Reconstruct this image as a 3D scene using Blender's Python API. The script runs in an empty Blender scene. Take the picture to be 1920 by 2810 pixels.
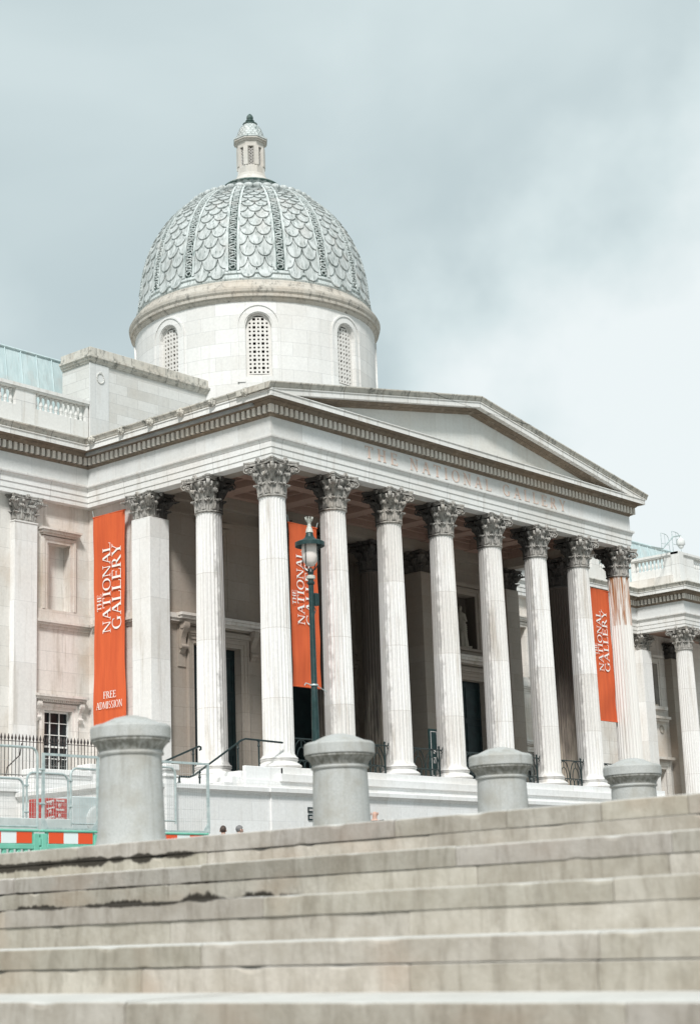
import bpy, bmesh, math, random
from math import sin, cos, pi, radians, sqrt, atan2
from mathutils import Vector, Matrix
random.seed(7)
SC = bpy.context.scene
COL = SC.collection
# ------------------------------------------------------------------ camera
cam_d = bpy.data.cameras.new("camera"); cam = bpy.data.objects.new("camera", cam_d); COL.objects.link(cam)
YAW, PITCH, ROLL = 0.86546, 0.23495, -0.03737
def cam_axes(yaw, pitch, roll):
    f = Vector((sin(yaw)*cos(pitch), cos(yaw)*cos(pitch), sin(pitch)))
    r = Vector((cos(yaw), -sin(yaw), 0)); u = r.cross(f)
    return r*cos(roll)+u*sin(roll), -r*sin(roll)+u*cos(roll), f
CR, CU, CF = cam_axes(YAW, PITCH, ROLL)
M = Matrix((CR, CU, -CF)).transposed().to_4x4(); M.translation = (-43.627, -40.754, -5.257)
cam.matrix_world = M
cam_d.sensor_fit = 'VERTICAL'; cam_d.sensor_height = 36; cam_d.sensor_width = 24; cam_d.lens = 60.69
cam_d.clip_start = 0.1; cam_d.clip_end = 8000
cam_d.dof.use_dof = True; cam_d.dof.focus_distance = 58; cam_d.dof.aperture_fstop = 2.0
SC.camera = cam
# ------------------------------------------------------------------ world, sun, exposure
SUN_EL, SUN_AZ = radians(47), radians(232)       # azimuth clockwise from north (+y): light from the west-south-west
w = bpy.data.worlds.new("World"); SC.world = w; w.use_nodes = True
nt = w.node_tree; nt.nodes.clear()
def N(t, typ, **kw):
    n = t.nodes.new(typ)
    for k, v in kw.items(): setattr(n, k, v)
    return n
def Lk(t, a, b): t.links.new(a, b)
out = N(nt, 'ShaderNodeOutputWorld'); bg = N(nt, 'ShaderNodeBackground')
sky = N(nt, 'ShaderNodeTexSky', sky_type='NISHITA', sun_disc=False)
sky.sun_elevation = SUN_EL; sky.sun_rotation = SUN_AZ; sky.air_density = 1.0; sky.dust_density = 3.0
tc = N(nt, 'ShaderNodeTexCoord')
mp = N(nt, 'ShaderNodeMapping'); mp.inputs['Scale'].default_value = (1.5, 1.5, 3.2); mp.inputs['Location'].default_value = (1.3, .4, .2)
nz = N(nt, 'ShaderNodeTexNoise'); nz.inputs['Scale'].default_value = 1.7; nz.inputs['Detail'].default_value = 5; nz.inputs['Roughness'].default_value = .42; nz.inputs['Distortion'].default_value = .35
Lk(nt, tc.outputs['Generated'], mp.inputs[0]); Lk(nt, mp.outputs[0], nz.inputs['Vector'])
n2 = N(nt, 'ShaderNodeTexNoise'); n2.inputs['Scale'].default_value = 3.5; n2.inputs['Detail'].default_value = 6; Lk(nt, tc.outputs['Generated'], n2.inputs['Vector'])
v1 = N(nt, 'ShaderNodeVectorMath', operation='SUBTRACT'); Lk(nt, n2.outputs['Color'], v1.inputs[0]); v1.inputs[1].default_value = (.5,.5,.5)
v2 = N(nt, 'ShaderNodeVectorMath', operation='SCALE'); Lk(nt, v1.outputs[0], v2.inputs[0]); v2.inputs['Scale'].default_value = .42
v3 = N(nt, 'ShaderNodeVectorMath', operation='ADD'); Lk(nt, v2.outputs[0], v3.inputs[0]); Lk(nt, tc.outputs['Generated'], v3.inputs[1]); warped = v3.outputs[0]
def lobe(az, el, lo, hi, gain):
    d = (sin(az)*cos(el), cos(az)*cos(el), sin(el))
    dp = N(nt, 'ShaderNodeVectorMath', operation='DOT_PRODUCT'); dp.inputs[1].default_value = d
    nm = N(nt, 'ShaderNodeVectorMath', operation='NORMALIZE'); Lk(nt, warped, nm.inputs[0]); Lk(nt, nm.outputs[0], dp.inputs[0])
    mr = N(nt, 'ShaderNodeMapRange', interpolation_type='SMOOTHSTEP'); mr.inputs[1].default_value = cos(lo); mr.inputs[2].default_value = cos(hi)
    mr.inputs[3].default_value = 0; mr.inputs[4].default_value = gain
    Lk(nt, dp.outputs['Value'], mr.inputs[0]); return mr.outputs[0]
def add(a, b):
    m = N(nt, 'ShaderNodeMath', operation='ADD'); Lk(nt, a, m.inputs[0]); Lk(nt, b, m.inputs[1]); return m.outputs[0]
b1 = lobe(radians(49.6+15), radians(13), radians(15), radians(4), .76)     # thin bright cloud to the right
b2 = lobe(radians(49.6+17), radians(33), radians(17), radians(2), .27)     # pale top right
b3 = lobe(radians(49.6-14), radians(12), radians(10), radians(1), .16)     # paler low left
s = add(add(add(nz.outputs[0], b1), b2), b3)
rp = N(nt, 'ShaderNodeValToRGB'); e = rp.color_ramp.elements
e[0].position = .34; e[0].color = (.50, .605, .635, 1)
e[1].position = .98; e[1].color = (.90, .965, .97, 1)
m1 = rp.color_ramp.elements.new(.56); m1.color = (.575, .68, .70, 1)
m2 = rp.color_ramp.elements.new(.76); m2.color = (.72, .825, .835, 1)
Lk(nt, s, rp.inputs[0])
sk = N(nt, 'ShaderNodeVectorMath', operation='SCALE'); sk.inputs['Scale'].default_value = .1; Lk(nt, sky.outputs[0], sk.inputs[0])
mx = N(nt, 'ShaderNodeMixRGB'); mx.inputs[0].default_value = .93
Lk(nt, sk.outputs[0], mx.inputs[1]); Lk(nt, rp.outputs[0], mx.inputs[2])
Lk(nt, mx.outputs[0], bg.inputs[0]); bg.inputs[1].default_value = 1.0
Lk(nt, bg.outputs[0], out.inputs[0])
sun_d = bpy.data.lights.new("sun", 'SUN'); sun_d.energy = 4.1; sun_d.angle = radians(9); sun_d.color = (1, .982, .955)
sun = bpy.data.objects.new("sun", sun_d); COL.objects.link(sun)
sun.rotation_euler = (pi/2 - SUN_EL, 0, pi - SUN_AZ)
SC.view_settings.view_transform = 'Standard'; SC.view_settings.look = 'None'; SC.view_settings.gamma = 1
SC.view_settings.exposure = 0.0
SC.render.engine = 'CYCLES'; SC.render.resolution_x = 699; SC.render.resolution_y = 1024

# ------------------------------------------------------------------ mesh builder
class MB:
    def __init__(s): s.v = []; s.f = []; s.m = []; s.mi = 0
    def add(s, vs, fs):
        o = len(s.v); s.v += [tuple(p) for p in vs]; s.f += [tuple(i+o for i in f) for f in fs]; s.m += [s.mi]*len(fs)
    def box(s, x0, x1, y0, y1, z0, z1):
        s.add([(x0,y0,z0),(x1,y0,z0),(x1,y1,z0),(x0,y1,z0),(x0,y0,z1),(x1,y0,z1),(x1,y1,z1),(x0,y1,z1)],
              [(0,3,2,1),(4,5,6,7),(0,1,5,4),(1,2,6,5),(2,3,7,6),(3,0,4,7)])
    def bbox(s, x0, x1, y0, y1, z0, z1, b=.01):      # chamfered box (all 12 edges)
        vs = []; fs = []
        c = ((x0,x1),(y0,y1),(z0,z1)); idx = {}
        for ax in range(3):
            for i in (0,1):
                for j in (0,1):
                    for k in (0,1):
                        p = [c[0][i], c[1][j], c[2][k]]
                        for a2, sg in enumerate((i,j,k)):
                            if a2 != ax: p[a2] += b*(1-2*sg)
                        idx[ax,i,j,k] = len(vs); vs.append(p)
        for ax in range(3):
            for sg in (0,1):
                o = [q for q in range(3) if q != ax]; q4 = []
                for (p_, q_) in ((0,0),(1,0),(1,1),(0,1)):
                    t = [0,0,0]; t[ax] = sg; t[o[0]] = p_; t[o[1]] = q_; q4.append(idx[(ax,)+tuple(t)])
                fs.append(q4)
        for ax in range(3):
            o = [q for q in range(3) if q != ax]
            for p_ in (0,1):
                for q_ in (0,1):
                    t0 = [0,0,0]; t1 = [0,0,0]; t0[o[0]] = t1[o[0]] = p_; t0[o[1]] = t1[o[1]] = q_; t1[ax] = 1
                    fs.append([idx[(o[0],)+tuple(t0)], idx[(o[0],)+tuple(t1)], idx[(o[1],)+tuple(t1)], idx[(o[1],)+tuple(t0)]])
        for i in (0,1):
            for j in (0,1):
                for k in (0,1): fs.append([idx[0,i,j,k], idx[1,i,j,k], idx[2,i,j,k]])
        s.add(vs, fs)
    def grid(s, g, closed=False, flip=False):
        n, m = len(g), len(g[0]); vs = [p for r in g for p in r]; fs = []
        for i in range(n-1):
            for j in range(m if closed else m-1):
                q = (i*m+j, i*m+(j+1)%m, (i+1)*m+(j+1)%m, (i+1)*m+j); fs.append(q[::-1] if flip else q)
        s.add(vs, fs)
    def sheet(s, g, h):                               # closed thin solid between two grids
        n, m = len(g), len(g[0]); vs = [p for r in g for p in r]+[p for r in h for p in r]; o = n*m; fs = []
        for i in range(n-1):
            for j in range(m-1):
                q = (i*m+j, i*m+j+1, (i+1)*m+j+1, (i+1)*m+j); fs.append(q); fs.append(tuple(k+o for k in q[::-1]))
        ring = [j for j in range(m)]+[i*m+m-1 for i in range(1,n)]+[(n-1)*m+j for j in range(m-2,-1,-1)]+[i*m for i in range(n-2,0,-1)]
        for a, b in zip(ring, ring[1:]+ring[:1]): fs.append((b, a, a+o, b+o))
        s.add(vs, fs)
    def lathe(s, prof, cx=0, cy=0, n=32, cap=True):
        g = [[(cx+r*cos(2*pi*k/n), cy+r*sin(2*pi*k/n), z) for k in range(n)] for r, z in prof]
        s.grid(g, closed=True)
        if cap:
            s.add(g[0], [tuple(range(n-1,-1,-1))]); s.add(g[-1], [tuple(range(n))])
    def tube(s, path, r, n=8, cap=True):
        path = [Vector(p) for p in path]; g = []; up = None
        for i, p in enumerate(path):
            t = (path[min(i+1,len(path)-1)]-path[max(i-1,0)]).normalized()
            if up is None:
                a = Vector((0,0,1)) if abs(t.z) < .9 else Vector((1,0,0)); up = t.cross(a).normalized()
            up = (up - t*up.dot(t)).normalized(); sd = t.cross(up)
            rr = r[i] if isinstance(r, (list, tuple)) else r
            g.append([p+(up*cos(2*pi*k/n)+sd*sin(2*pi*k/n))*rr for k in range(n)])
        s.grid(g, closed=True, flip=True)
        if cap: s.add(g[0], [tuple(range(n))]); s.add(g[-1], [tuple(range(n-1,-1,-1))])
    def ell(s, c, r, n=12, m=8):
        prof = []
        g = []
        for i in range(1, m):
            a = -pi/2+pi*i/m
            g.append([(c[0]+r[0]*cos(a)*cos(2*pi*k/n), c[1]+r[1]*cos(a)*sin(2*pi*k/n), c[2]+r[2]*sin(a)) for k in range(n)])
        s.grid(g, closed=True)
        o = len(s.v); b = (c[0],c[1],c[2]-r[2]); t = (c[0],c[1],c[2]+r[2])
        s.add([b]+g[0], [(0,(k+1)%n+1,k+1) for k in range(n)]); s.add([t]+g[-1], [(0,k+1,(k+1)%n+1) for k in range(n)])
    def poly(s, pts, d):                              # extrude planar polygon by vector d
        n = len(pts); d = Vector(d); a = [Vector(p) for p in pts]; b = [p+d for p in a]
        s.add(a+b, [tuple(range(n)), tuple(range(2*n-1, n-1, -1))]+[(i, i+n, (i+1)%n+n, (i+1)%n) for i in range(n)])
    def sweep(s, path, prof, closed_prof=False, caps=True):   # path: plan (x,y) list, outward = left-hand normal turned by sign; prof: (offset, z)
        n = len(path); P = [Vector((p[0],p[1])) for p in path]; g = []
        nr = []
        for i in range(n-1):
            d = (P[i+1]-P[i]).normalized(); nr.append(Vector((d.y,-d.x)))
        for i in range(n):
            if i == 0: k = nr[0]
            elif i == n-1: k = nr[-1]
            else:
                a, b = nr[i-1], nr[i]; k = (a+b)/(1+a.dot(b))
            g.append([(P[i].x+k.x*o, P[i].y+k.y*o, z) for o, z in prof])
        s.grid(g, closed=closed_prof)
        if caps:
            m = len(prof); s.add(g[0], [tuple(range(m))]); s.add(g[-1], [tuple(range(m-1,-1,-1))])
    def xform(s, Mx, start=0):
        for i in range(start, len(s.v)): s.v[i] = tuple(Mx @ Vector(s.v[i]))
    def build(s, name, mats, parent=None, smooth=False, loc=None):
        me = bpy.data.meshes.new(name); me.from_pydata(s.v, [], s.f)
        for m in (mats if isinstance(mats, (list, tuple)) else [mats]): me.materials.append(m)
        me.polygons.foreach_set('material_index', s.m)
        bm = bmesh.new(); bm.from_mesh(me); bmesh.ops.recalc_face_normals(bm, faces=bm.faces); bm.to_mesh(me); bm.free()
        if smooth:
            me.polygons.foreach_set('use_smooth', [True]*len(me.polygons))
            try: me.set_sharp_from_angle(angle=radians(smooth if smooth is not True else 40))
            except Exception: pass
        o = bpy.data.objects.new(name, me); COL.objects.link(o)
        if parent: o.parent = parent
        if loc: o.location = loc
        return o
def tag(o, label=None, cat=None, group=None, kind=None):
    if label: o['label'] = label
    if cat: o['category'] = cat
    if group: o['group'] = group
    if kind: o['kind'] = kind
    return o
def thing(name, label, cat, loc=(0,0,0), rz=0, group=None):
    o = bpy.data.objects.new(name, None); COL.objects.link(o); o.location = loc; o.rotation_euler = (0,0,rz)
    o.empty_display_size = .3
    return tag(o, label, cat, group)
def copy_tree(o, parent=None, loc=None, rz=None):
    c = o.copy(); COL.objects.link(c); c.parent = parent
    if loc is not None: c.location = loc
    if rz is not None: c.rotation_euler = (0,0,rz)
    for ch in list(o.children): copy_tree(ch, c)
    return c

# ------------------------------------------------------------------ materials
def mat(name, col=(.5,.5,.5), rough=.8, metal=0, spec=.3):
    m = bpy.data.materials.new(name); m.use_nodes = True; b = m.node_tree.nodes['Principled BSDF']
    b.inputs['Base Color'].default_value = (*col, 1); b.inputs['Roughness'].default_value = rough; b.inputs['Metallic'].default_value = metal
    b.inputs['Specular IOR Level'].default_value = spec
    return m
class G:                                              # small node helper
    def __init__(s, m): s.t = m.node_tree; s.b = s.t.nodes['Principled BSDF']
    def n(s, typ, **k): return N(s.t, typ, **k)
    def l(s, a, b): s.t.links.new(a, b)
    def pos(s):
        return s.n('ShaderNodeNewGeometry').outputs['Position']
    def obj(s): return s.n('ShaderNodeTexCoord').outputs['Object']
    def sc(s, v, xyz, loc=(0,0,0)):
        m = s.n('ShaderNodeMapping'); m.inputs['Scale'].default_value = xyz; m.inputs['Location'].default_value = loc; s.l(v, m.inputs[0]); return m.outputs[0]
    def noise(s, v, scale, detail=5, rough=.55, dist=0):
        n = s.n('ShaderNodeTexNoise'); s.l(v, n.inputs['Vector']); n.inputs['Scale'].default_value = scale; n.inputs['Detail'].default_value = detail
        n.inputs['Roughness'].default_value = rough; n.inputs['Distortion'].default_value = dist; return n.outputs[0]
    def rng(s, v, a, b, c=0, d=1):
        m = s.n('ShaderNodeMapRange', interpolation_type='SMOOTHSTEP'); s.l(v, m.inputs[0])
        for i, q in enumerate((a,b,c,d)): m.inputs[i+1].default_value = q
        return m.outputs[0]
    def mix(s, f, a, b, mode='MIX'):
        m = s.n('ShaderNodeMixRGB', blend_type=mode)
        for i, q in enumerate((f,a,b)):
            if isinstance(q, (int,float)): m.inputs[i].default_value = q
            elif isinstance(q, tuple): m.inputs[i].default_value = (*q[:3], 1)
            else: s.l(q, m.inputs[i])
        return m.outputs[0]
    def math(s, op, a, b=0):
        m = s.n('ShaderNodeMath', operation=op)
        for i, q in enumerate((a,b)):
            if isinstance(q, (int,float)): m.inputs[i].default_value = q
            else: s.l(q, m.inputs[i])
        return m.outputs[0]
    def sep(s, v): n = s.n('ShaderNodeSeparateXYZ'); s.l(v, n.inputs[0]); return n.outputs
    def comb(s, x, y, z=0):
        n = s.n('ShaderNodeCombineXYZ')
        for i, q in enumerate((x,y,z)):
            if isinstance(q, (int,float)): n.inputs[i].default_value = q
            else: s.l(q, n.inputs[i])
        return n.outputs[0]
    def out(s, c): s.l(c, s.b.inputs['Base Color'])
    def bump(s, h, strength=.3, dist=.02):
        b = s.n('ShaderNodeBump'); b.inputs['Strength'].default_value = strength; b.inputs['Distance'].default_value = dist
        s.l(h, b.inputs['Height']); s.l(b.outputs[0], s.b.inputs['Normal'])

def stone(name, col=(.66,.64,.60), bw=1.35, bh=.52, joint=.75, jw=.012, warm=.35, streak=.35, soot=.0, soot_shade=0, ss=2.0, curve=None, var=.06, zoff=0, rough=.85, sootcol=(.07,.07,.07), warmcol=(.50,.40,.30)):
    m = mat(name, col, rough, 0, .2); g = G(m); p = g.pos(); x, y, z = g.sep(p)
    c = g.mix(0, col, col)
    if bw:
        if curve:
            ang = g.math('ARCTAN2', g.math('SUBTRACT', y, curve[1]), g.math('SUBTRACT', x, curve[0])); uu = g.math('MULTIPLY', ang, curve[2])
        else:
            nx = g.sep(g.n('ShaderNodeNewGeometry').outputs['Normal'])[0]
            f = g.math('GREATER_THAN', g.math('ABSOLUTE', nx), .7)
            uu = g.math('ADD', g.math('MULTIPLY', x, g.math('SUBTRACT', 1, f)), g.math('MULTIPLY', y, f))
        br = g.n('ShaderNodeTexBrick'); g.l(g.comb(uu, g.math('ADD', z, zoff)), br.inputs['Vector'])
        br.inputs['Scale'].default_value = 1; br.inputs['Brick Width'].default_value = bw; br.inputs['Row Height'].default_value = bh
        br.inputs['Mortar Size'].default_value = jw; br.inputs['Mortar Smooth'].default_value = .3; br.inputs['Bias'].default_value = 0
        k1 = tuple(q*(1+var) for q in col); k2 = (col[0]*(1-var*1.2), col[1]*(1-var*1.35), col[2]*(1-var*1.6))
        br.inputs['Color1'].default_value = (*k1,1); br.inputs['Color2'].default_value = (*k2,1); br.inputs['Mortar'].default_value = (*[q*joint for q in col],1)
        c = br.outputs['Color']
    big = g.noise(g.sc(p, (.35,.35,.28)), 1.0, 5, .6)
    c = g.mix(g.math('MULTIPLY', g.rng(big, .45, .75), warm), c, warmcol)
    st = g.noise(g.sc(p, (2.6,2.6,.22)), 1.3, 6, .65, .3)
    c = g.mix(g.math('MULTIPLY', g.rng(st, .5, .74), streak), c, (.36,.31,.25))
    if soot:
        sn = g.noise(g.sc(p, (1.9,1.9,.9)), ss, 8, .78, .15)
        c = g.mix(g.math('MULTIPLY', g.rng(sn, .62-soot*.3, .80-soot*.25), min(1, .4+soot)), c, sootcol)
    if soot_shade:                                       # unwashed soot plus painted shade, on the inward side of the outer rows
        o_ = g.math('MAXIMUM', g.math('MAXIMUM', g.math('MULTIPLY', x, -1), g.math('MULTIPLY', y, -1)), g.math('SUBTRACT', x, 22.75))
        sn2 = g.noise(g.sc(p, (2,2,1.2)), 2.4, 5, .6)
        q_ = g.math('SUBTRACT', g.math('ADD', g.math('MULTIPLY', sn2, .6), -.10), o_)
        c = g.mix(g.math('MULTIPLY', g.rng(q_, -.02, .22), soot_shade), c, (.055,.05,.046))
    if name == 'shaft_stone':
        zq = g.math('DIVIDE', z, 2.45); fr = g.math('FRACT', zq); jn = g.math('LESS_THAN', g.math('ABSOLUTE', g.math('SUBTRACT', fr, .5)), .4945)
        oi = g.n('ShaderNodeObjectInfo').outputs['Random']; wn = g.n('ShaderNodeTexWhiteNoise', noise_dimensions='2D'); g.l(g.comb(g.math('FLOOR', zq), g.math('MULTIPLY', oi, 57)), wn.inputs['Vector'])
        tone = g.mix(wn.outputs['Value'], (.90,.885,.865), (1.03,1.03,1.03)); c = g.mix(1, c, tone, 'MULTIPLY'); c = g.mix(g.math('MULTIPLY', g.math('SUBTRACT', 1, jn), .45), c, (.40,.37,.33))
    fn = g.noise(p, 9, 6, .7)
    c = g.mix(1, c, g.mix(g.rng(fn, .25, .75), (.93,.93,.93), (1.05,1.05,1.05)), 'MULTIPLY')
    g.out(c); g.bump(g.noise(p, 28, 4, .6), .18, .01)
    return m
DC = (11.375, 11.42)
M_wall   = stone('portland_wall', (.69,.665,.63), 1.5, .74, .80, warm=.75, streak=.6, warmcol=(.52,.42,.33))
M_inner  = stone('portico_wall', (.345,.305,.265), 1.5, .74, .82, warm=.6, streak=.5, warmcol=(.36,.28,.22), soot=.12, sootcol=(.15,.12,.10))  # wall stone darkened, the shade inside the portico is in its colour
M_drum   = stone('drum_stone', (.69,.685,.67), 1.35, .62, .80, warm=.12, streak=.12, curve=(DC[0],DC[1],5.5), var=.05)
M_attic  = stone('attic_stone', (.60,.60,.58), 1.15, .42, .82, warm=.2, streak=.15, var=.09)
M_ent    = stone('entablature_stone', (.72,.72,.705), 2.4, 3.0, .7, jw=.016, warm=.3, streak=.36, zoff=.3)
M_frieze = stone('frieze_stone', (.64,.65,.645), 2.2, 3.0, .8, warm=.2, streak=.16, zoff=.3)
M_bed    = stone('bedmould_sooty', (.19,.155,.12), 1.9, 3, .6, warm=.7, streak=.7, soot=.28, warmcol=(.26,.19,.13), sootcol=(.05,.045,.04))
M_dent   = stone('dentil_stone', (.68,.64,.58), 0, warm=.45, streak=.45, soot=.05)
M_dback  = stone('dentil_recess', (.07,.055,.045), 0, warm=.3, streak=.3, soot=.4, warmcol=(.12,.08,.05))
M_sima   = stone('weathered_sima', (.56,.54,.49), 1.9, 3, .42, jw=.02, warm=.3, streak=.7, soot=.48, sootcol=(.11,.115,.105))
M_corona = stone('corona_stone', (.74,.735,.715), 1.9, 3, .6, jw=.018, warm=.2, streak=.55, soot=.14, sootcol=(.2,.18,.15))
M_shaft  = stone('shaft_stone', (.73,.72,.705), 0, warm=.10, streak=.55, soot=.02, soot_shade=.5)
M_pod    = stone('podium_stone', (.76,.76,.755), 1.5, .62, .88, warm=.2, streak=.15, var=.04)
M_ceil   = stone('coffer_paint', (.36,.245,.20), 0, warm=.3, streak=0, warmcol=(.25,.15,.12))
M_cap    = stone('capital_stone', (.40,.385,.36), 0, warm=.25, streak=.5, soot=.56, sootcol=(.055,.055,.052), soot_shade=.95, ss=4.5)
M_capd   = stone('capital_shaded', (.10,.095,.09), 0, warm=.2, streak=.2, soot=.5, sootcol=(.03,.03,.03))  # darker copy for inner capitals, portico shade put into the colour
# inner shafts: portico shade painted into the colour, deepening upwards in ragged streaks
M_shaftd = mat('shaded_shaft', rough=.9, spec=.15); g = G(M_shaftd); p = g.pos(); z = g.sep(p)[2]
nn = g.noise(g.sc(p, (3,3,.4)), 1.4, 6, .65)
f = g.rng(g.math('ADD', g.math('MULTIPLY', z, .09), nn), .45, .95)
g.out(g.mix(f, (.46,.40,.33), (.14,.12,.105)))
# rusty-stained shaft of the last column
M_rust = mat('rust_stained_shaft', rough=.85, spec=.2); g = G(M_rust); p = g.pos(); x, y, z = g.sep(p)
st = g.noise(g.sc(p, (4.5,4.5,.35)), 1.2, 6, .6, .3)
base = g.mix(g.math('MULTIPLY', g.rng(st, .5, .74), .45), (.69,.67,.64), (.36,.31,.25))
zz = g.rng(z, 7.35, 7.42)
g.out(g.mix(g.math('MULTIPLY', zz, g.rng(g.math('ADD', st, g.math('MULTIPLY', g.math('SUBTRACT', z, 8.6), .05)), .38, .62)), base, (.34,.155,.07)))

def copper(name, base=(.38,.405,.395), dark=(.12,.155,.145), sheen=(.57,.60,.595), axis=True):
    m = mat(name, base, .6, 0, .3); g = G(m); p = g.pos()
    n1 = g.noise(g.sc(p, (3.2,3.2,.7)), 1.5, 6, .65, .4)
    n2 = g.noise(g.sc(p, (9,9,1.2)), 1.2, 5, .6)
    c = g.mix(g.rng(n1, .38, .68), base, sheen)
    c = g.mix(g.math('MULTIPLY', g.rng(n2, .50, .70), .85), c, dark)
    c = g.mix(g.math('MULTIPLY', g.rng(g.noise(p, 1.1, 4), .5, .7), .35), c, (.50,.47,.44))
    g.out(c); return m
M_scale = copper('dome_copper'); M_rib = copper('rib_copper', (.46,.495,.485), (.12,.17,.16), (.60,.64,.63))
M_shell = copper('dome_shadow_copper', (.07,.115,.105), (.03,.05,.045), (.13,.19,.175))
M_roof  = copper('roof_copper', (.47,.575,.585), (.44,.50,.50), (.56,.66,.67))
def simple_noise(name, a, b, scale, rough=.8, spec=.3, metal=0, bump=0, mapping=(1,1,1), lo=.35, hi=.65, detail=5):
    m = mat(name, a, rough, metal, spec); g = G(m); p = g.pos() ; v = g.sc(p, mapping); n = g.noise(v, scale, detail, .6)
    g.out(g.mix(g.rng(n, lo, hi), a, b))
    if bump: g.bump(n, bump, .01)
    return m
M_granite = mat('granite', rough=.75, spec=.3); g = G(M_granite); p = g.pos()
n1 = g.noise(p, 130, 3, .8); n2 = g.noise(p, 3, 6, .6)
vo = g.n('ShaderNodeTexVoronoi'); vo.inputs['Scale'].default_value = 60; g.l(p, vo.inputs['Vector'])
c = g.mix(g.rng(n1, .25, .70), (.27,.28,.27), (.52,.525,.51)); c = g.mix(g.math('MULTIPLY', g.rng(n2, .42, .70), .55), c, (.30,.28,.235)); c = g.mix(g.math('MULTIPLY', g.rng(g.noise(g.sc(p,(5,5,.5)), 1.5, 5, .65), .5, .72), .45), c, (.22,.21,.18))
c = g.mix(g.rng(g.noise(g.sc(p,(3,3,6)), 7, 4, .7), .70, .76), c, (.12,.13,.12)); g.out(c); g.bump(n1, .25, .006)
M_granw = simple_noise('granite_weathered', (.17,.165,.145), (.33,.33,.31), 22, .85, .2, mapping=(1,1,.35))
M_glass = mat('dark_glass', (.012,.017,.02), .3, 0, .25)
M_white = simple_noise('white_paint', (.74,.75,.74), (.62,.63,.61), 6, .5)
M_door = simple_noise('dark_green_door', (.006,.014,.016), (.012,.028,.030), 3, .45, .35)
M_void = mat('dark_interior', (.012,.012,.013), .9, 0, .1)
M_iron = simple_noise('iron_paint', (.008,.020,.021), (.02,.034,.034), 14, .45, .4)
M_spear = simple_noise('railing_iron', (.035,.03,.03), (.07,.055,.05), 8, .6, .3)
M_lamp = simple_noise('lamp_post_paint', (.010,.033,.033), (.022,.055,.054), 9, .45, .4, lo=.45, hi=.7)
M_lampw = simple_noise('chipped_paint', (.60,.60,.55), (.35,.36,.32), 30, .6)
M_lens = mat('lamp_glass', (.72,.66,.62), .25, 0, .5)
M_steel = simple_noise('galvanised_steel', (.40,.48,.48), (.55,.62,.61), 9, .42, .5, .35)
M_wire = simple_noise('mesh_wire', (.48,.50,.48), (.58,.58,.56), 9, .5, .5, .2)
M_green = simple_noise('green_plastic', (.155,.46,.345), (.19,.52,.40), 5, .45, .4)
M_gdark = mat('dark_green_plastic', (.05,.26,.20), .5)
M_red = mat('reflective_red', (.74,.085,.022), .4, 0, .4); M_wh = mat('reflective_white', (.74,.80,.80), .4)
M_wrap = mat('red_wrap', (.46,.045,.035), .35, 0, .5); M_wtxt = mat('white_print', (.78,.74,.72), .5)
M_orange = mat('orange_banner', rough=.7, spec=.2); g = G(M_orange); p = g.pos()
n1 = g.noise(g.sc(p, (3,3,.25)), 1.5, 4); g.out(g.mix(g.rng(n1, .35, .7), (.66,.130,.046), (.57,.106,.040))); g.bump(g.noise(g.sc(p,(4,4,.5)), 1.2, 3), .25, .05)
M_letter = mat('banner_letter', (.85,.84,.80), .7)
M_insc = simple_noise('inscription_copper', (.66,.50,.42), (.54,.43,.37), 4, .6)
M_grey = simple_noise('grey_cabinet', (.46,.53,.53), (.55,.61,.61), 3, .6)
M_board = simple_noise('grey_board', (.50,.54,.53), (.60,.63,.62), 4, .7)
M_skin = mat('skin', (.52,.33,.26), .55); M_hair1 = simple_noise('brown_hair', (.05,.035,.03), (.12,.09,.075), 40, .7)
M_hair2 = simple_noise('grey_hair', (.14,.14,.14), (.26,.25,.25), 40, .7)
M_cloth1 = mat('navy_cloth', (.03,.04,.07), .85); M_cloth2 = mat('grey_cloth', (.14,.14,.15), .85); M_cloth3 = mat('dark_jacket', (.04,.045,.045), .85)
M_asph = simple_noise('asphalt', (.045,.045,.045), (.06,.06,.06), 20, .9)
M_pave = stone('paving', (.33,.32,.30), .9, .6, .7, warm=.3, streak=.1)
M_statue = stone('statue_stone', (.36,.33,.28), 0, warm=.3, streak=.3, soot=.18)
M_ground = simple_noise('square_paving', (.27,.26,.24), (.34,.33,.31), 1.5, .9)

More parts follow.
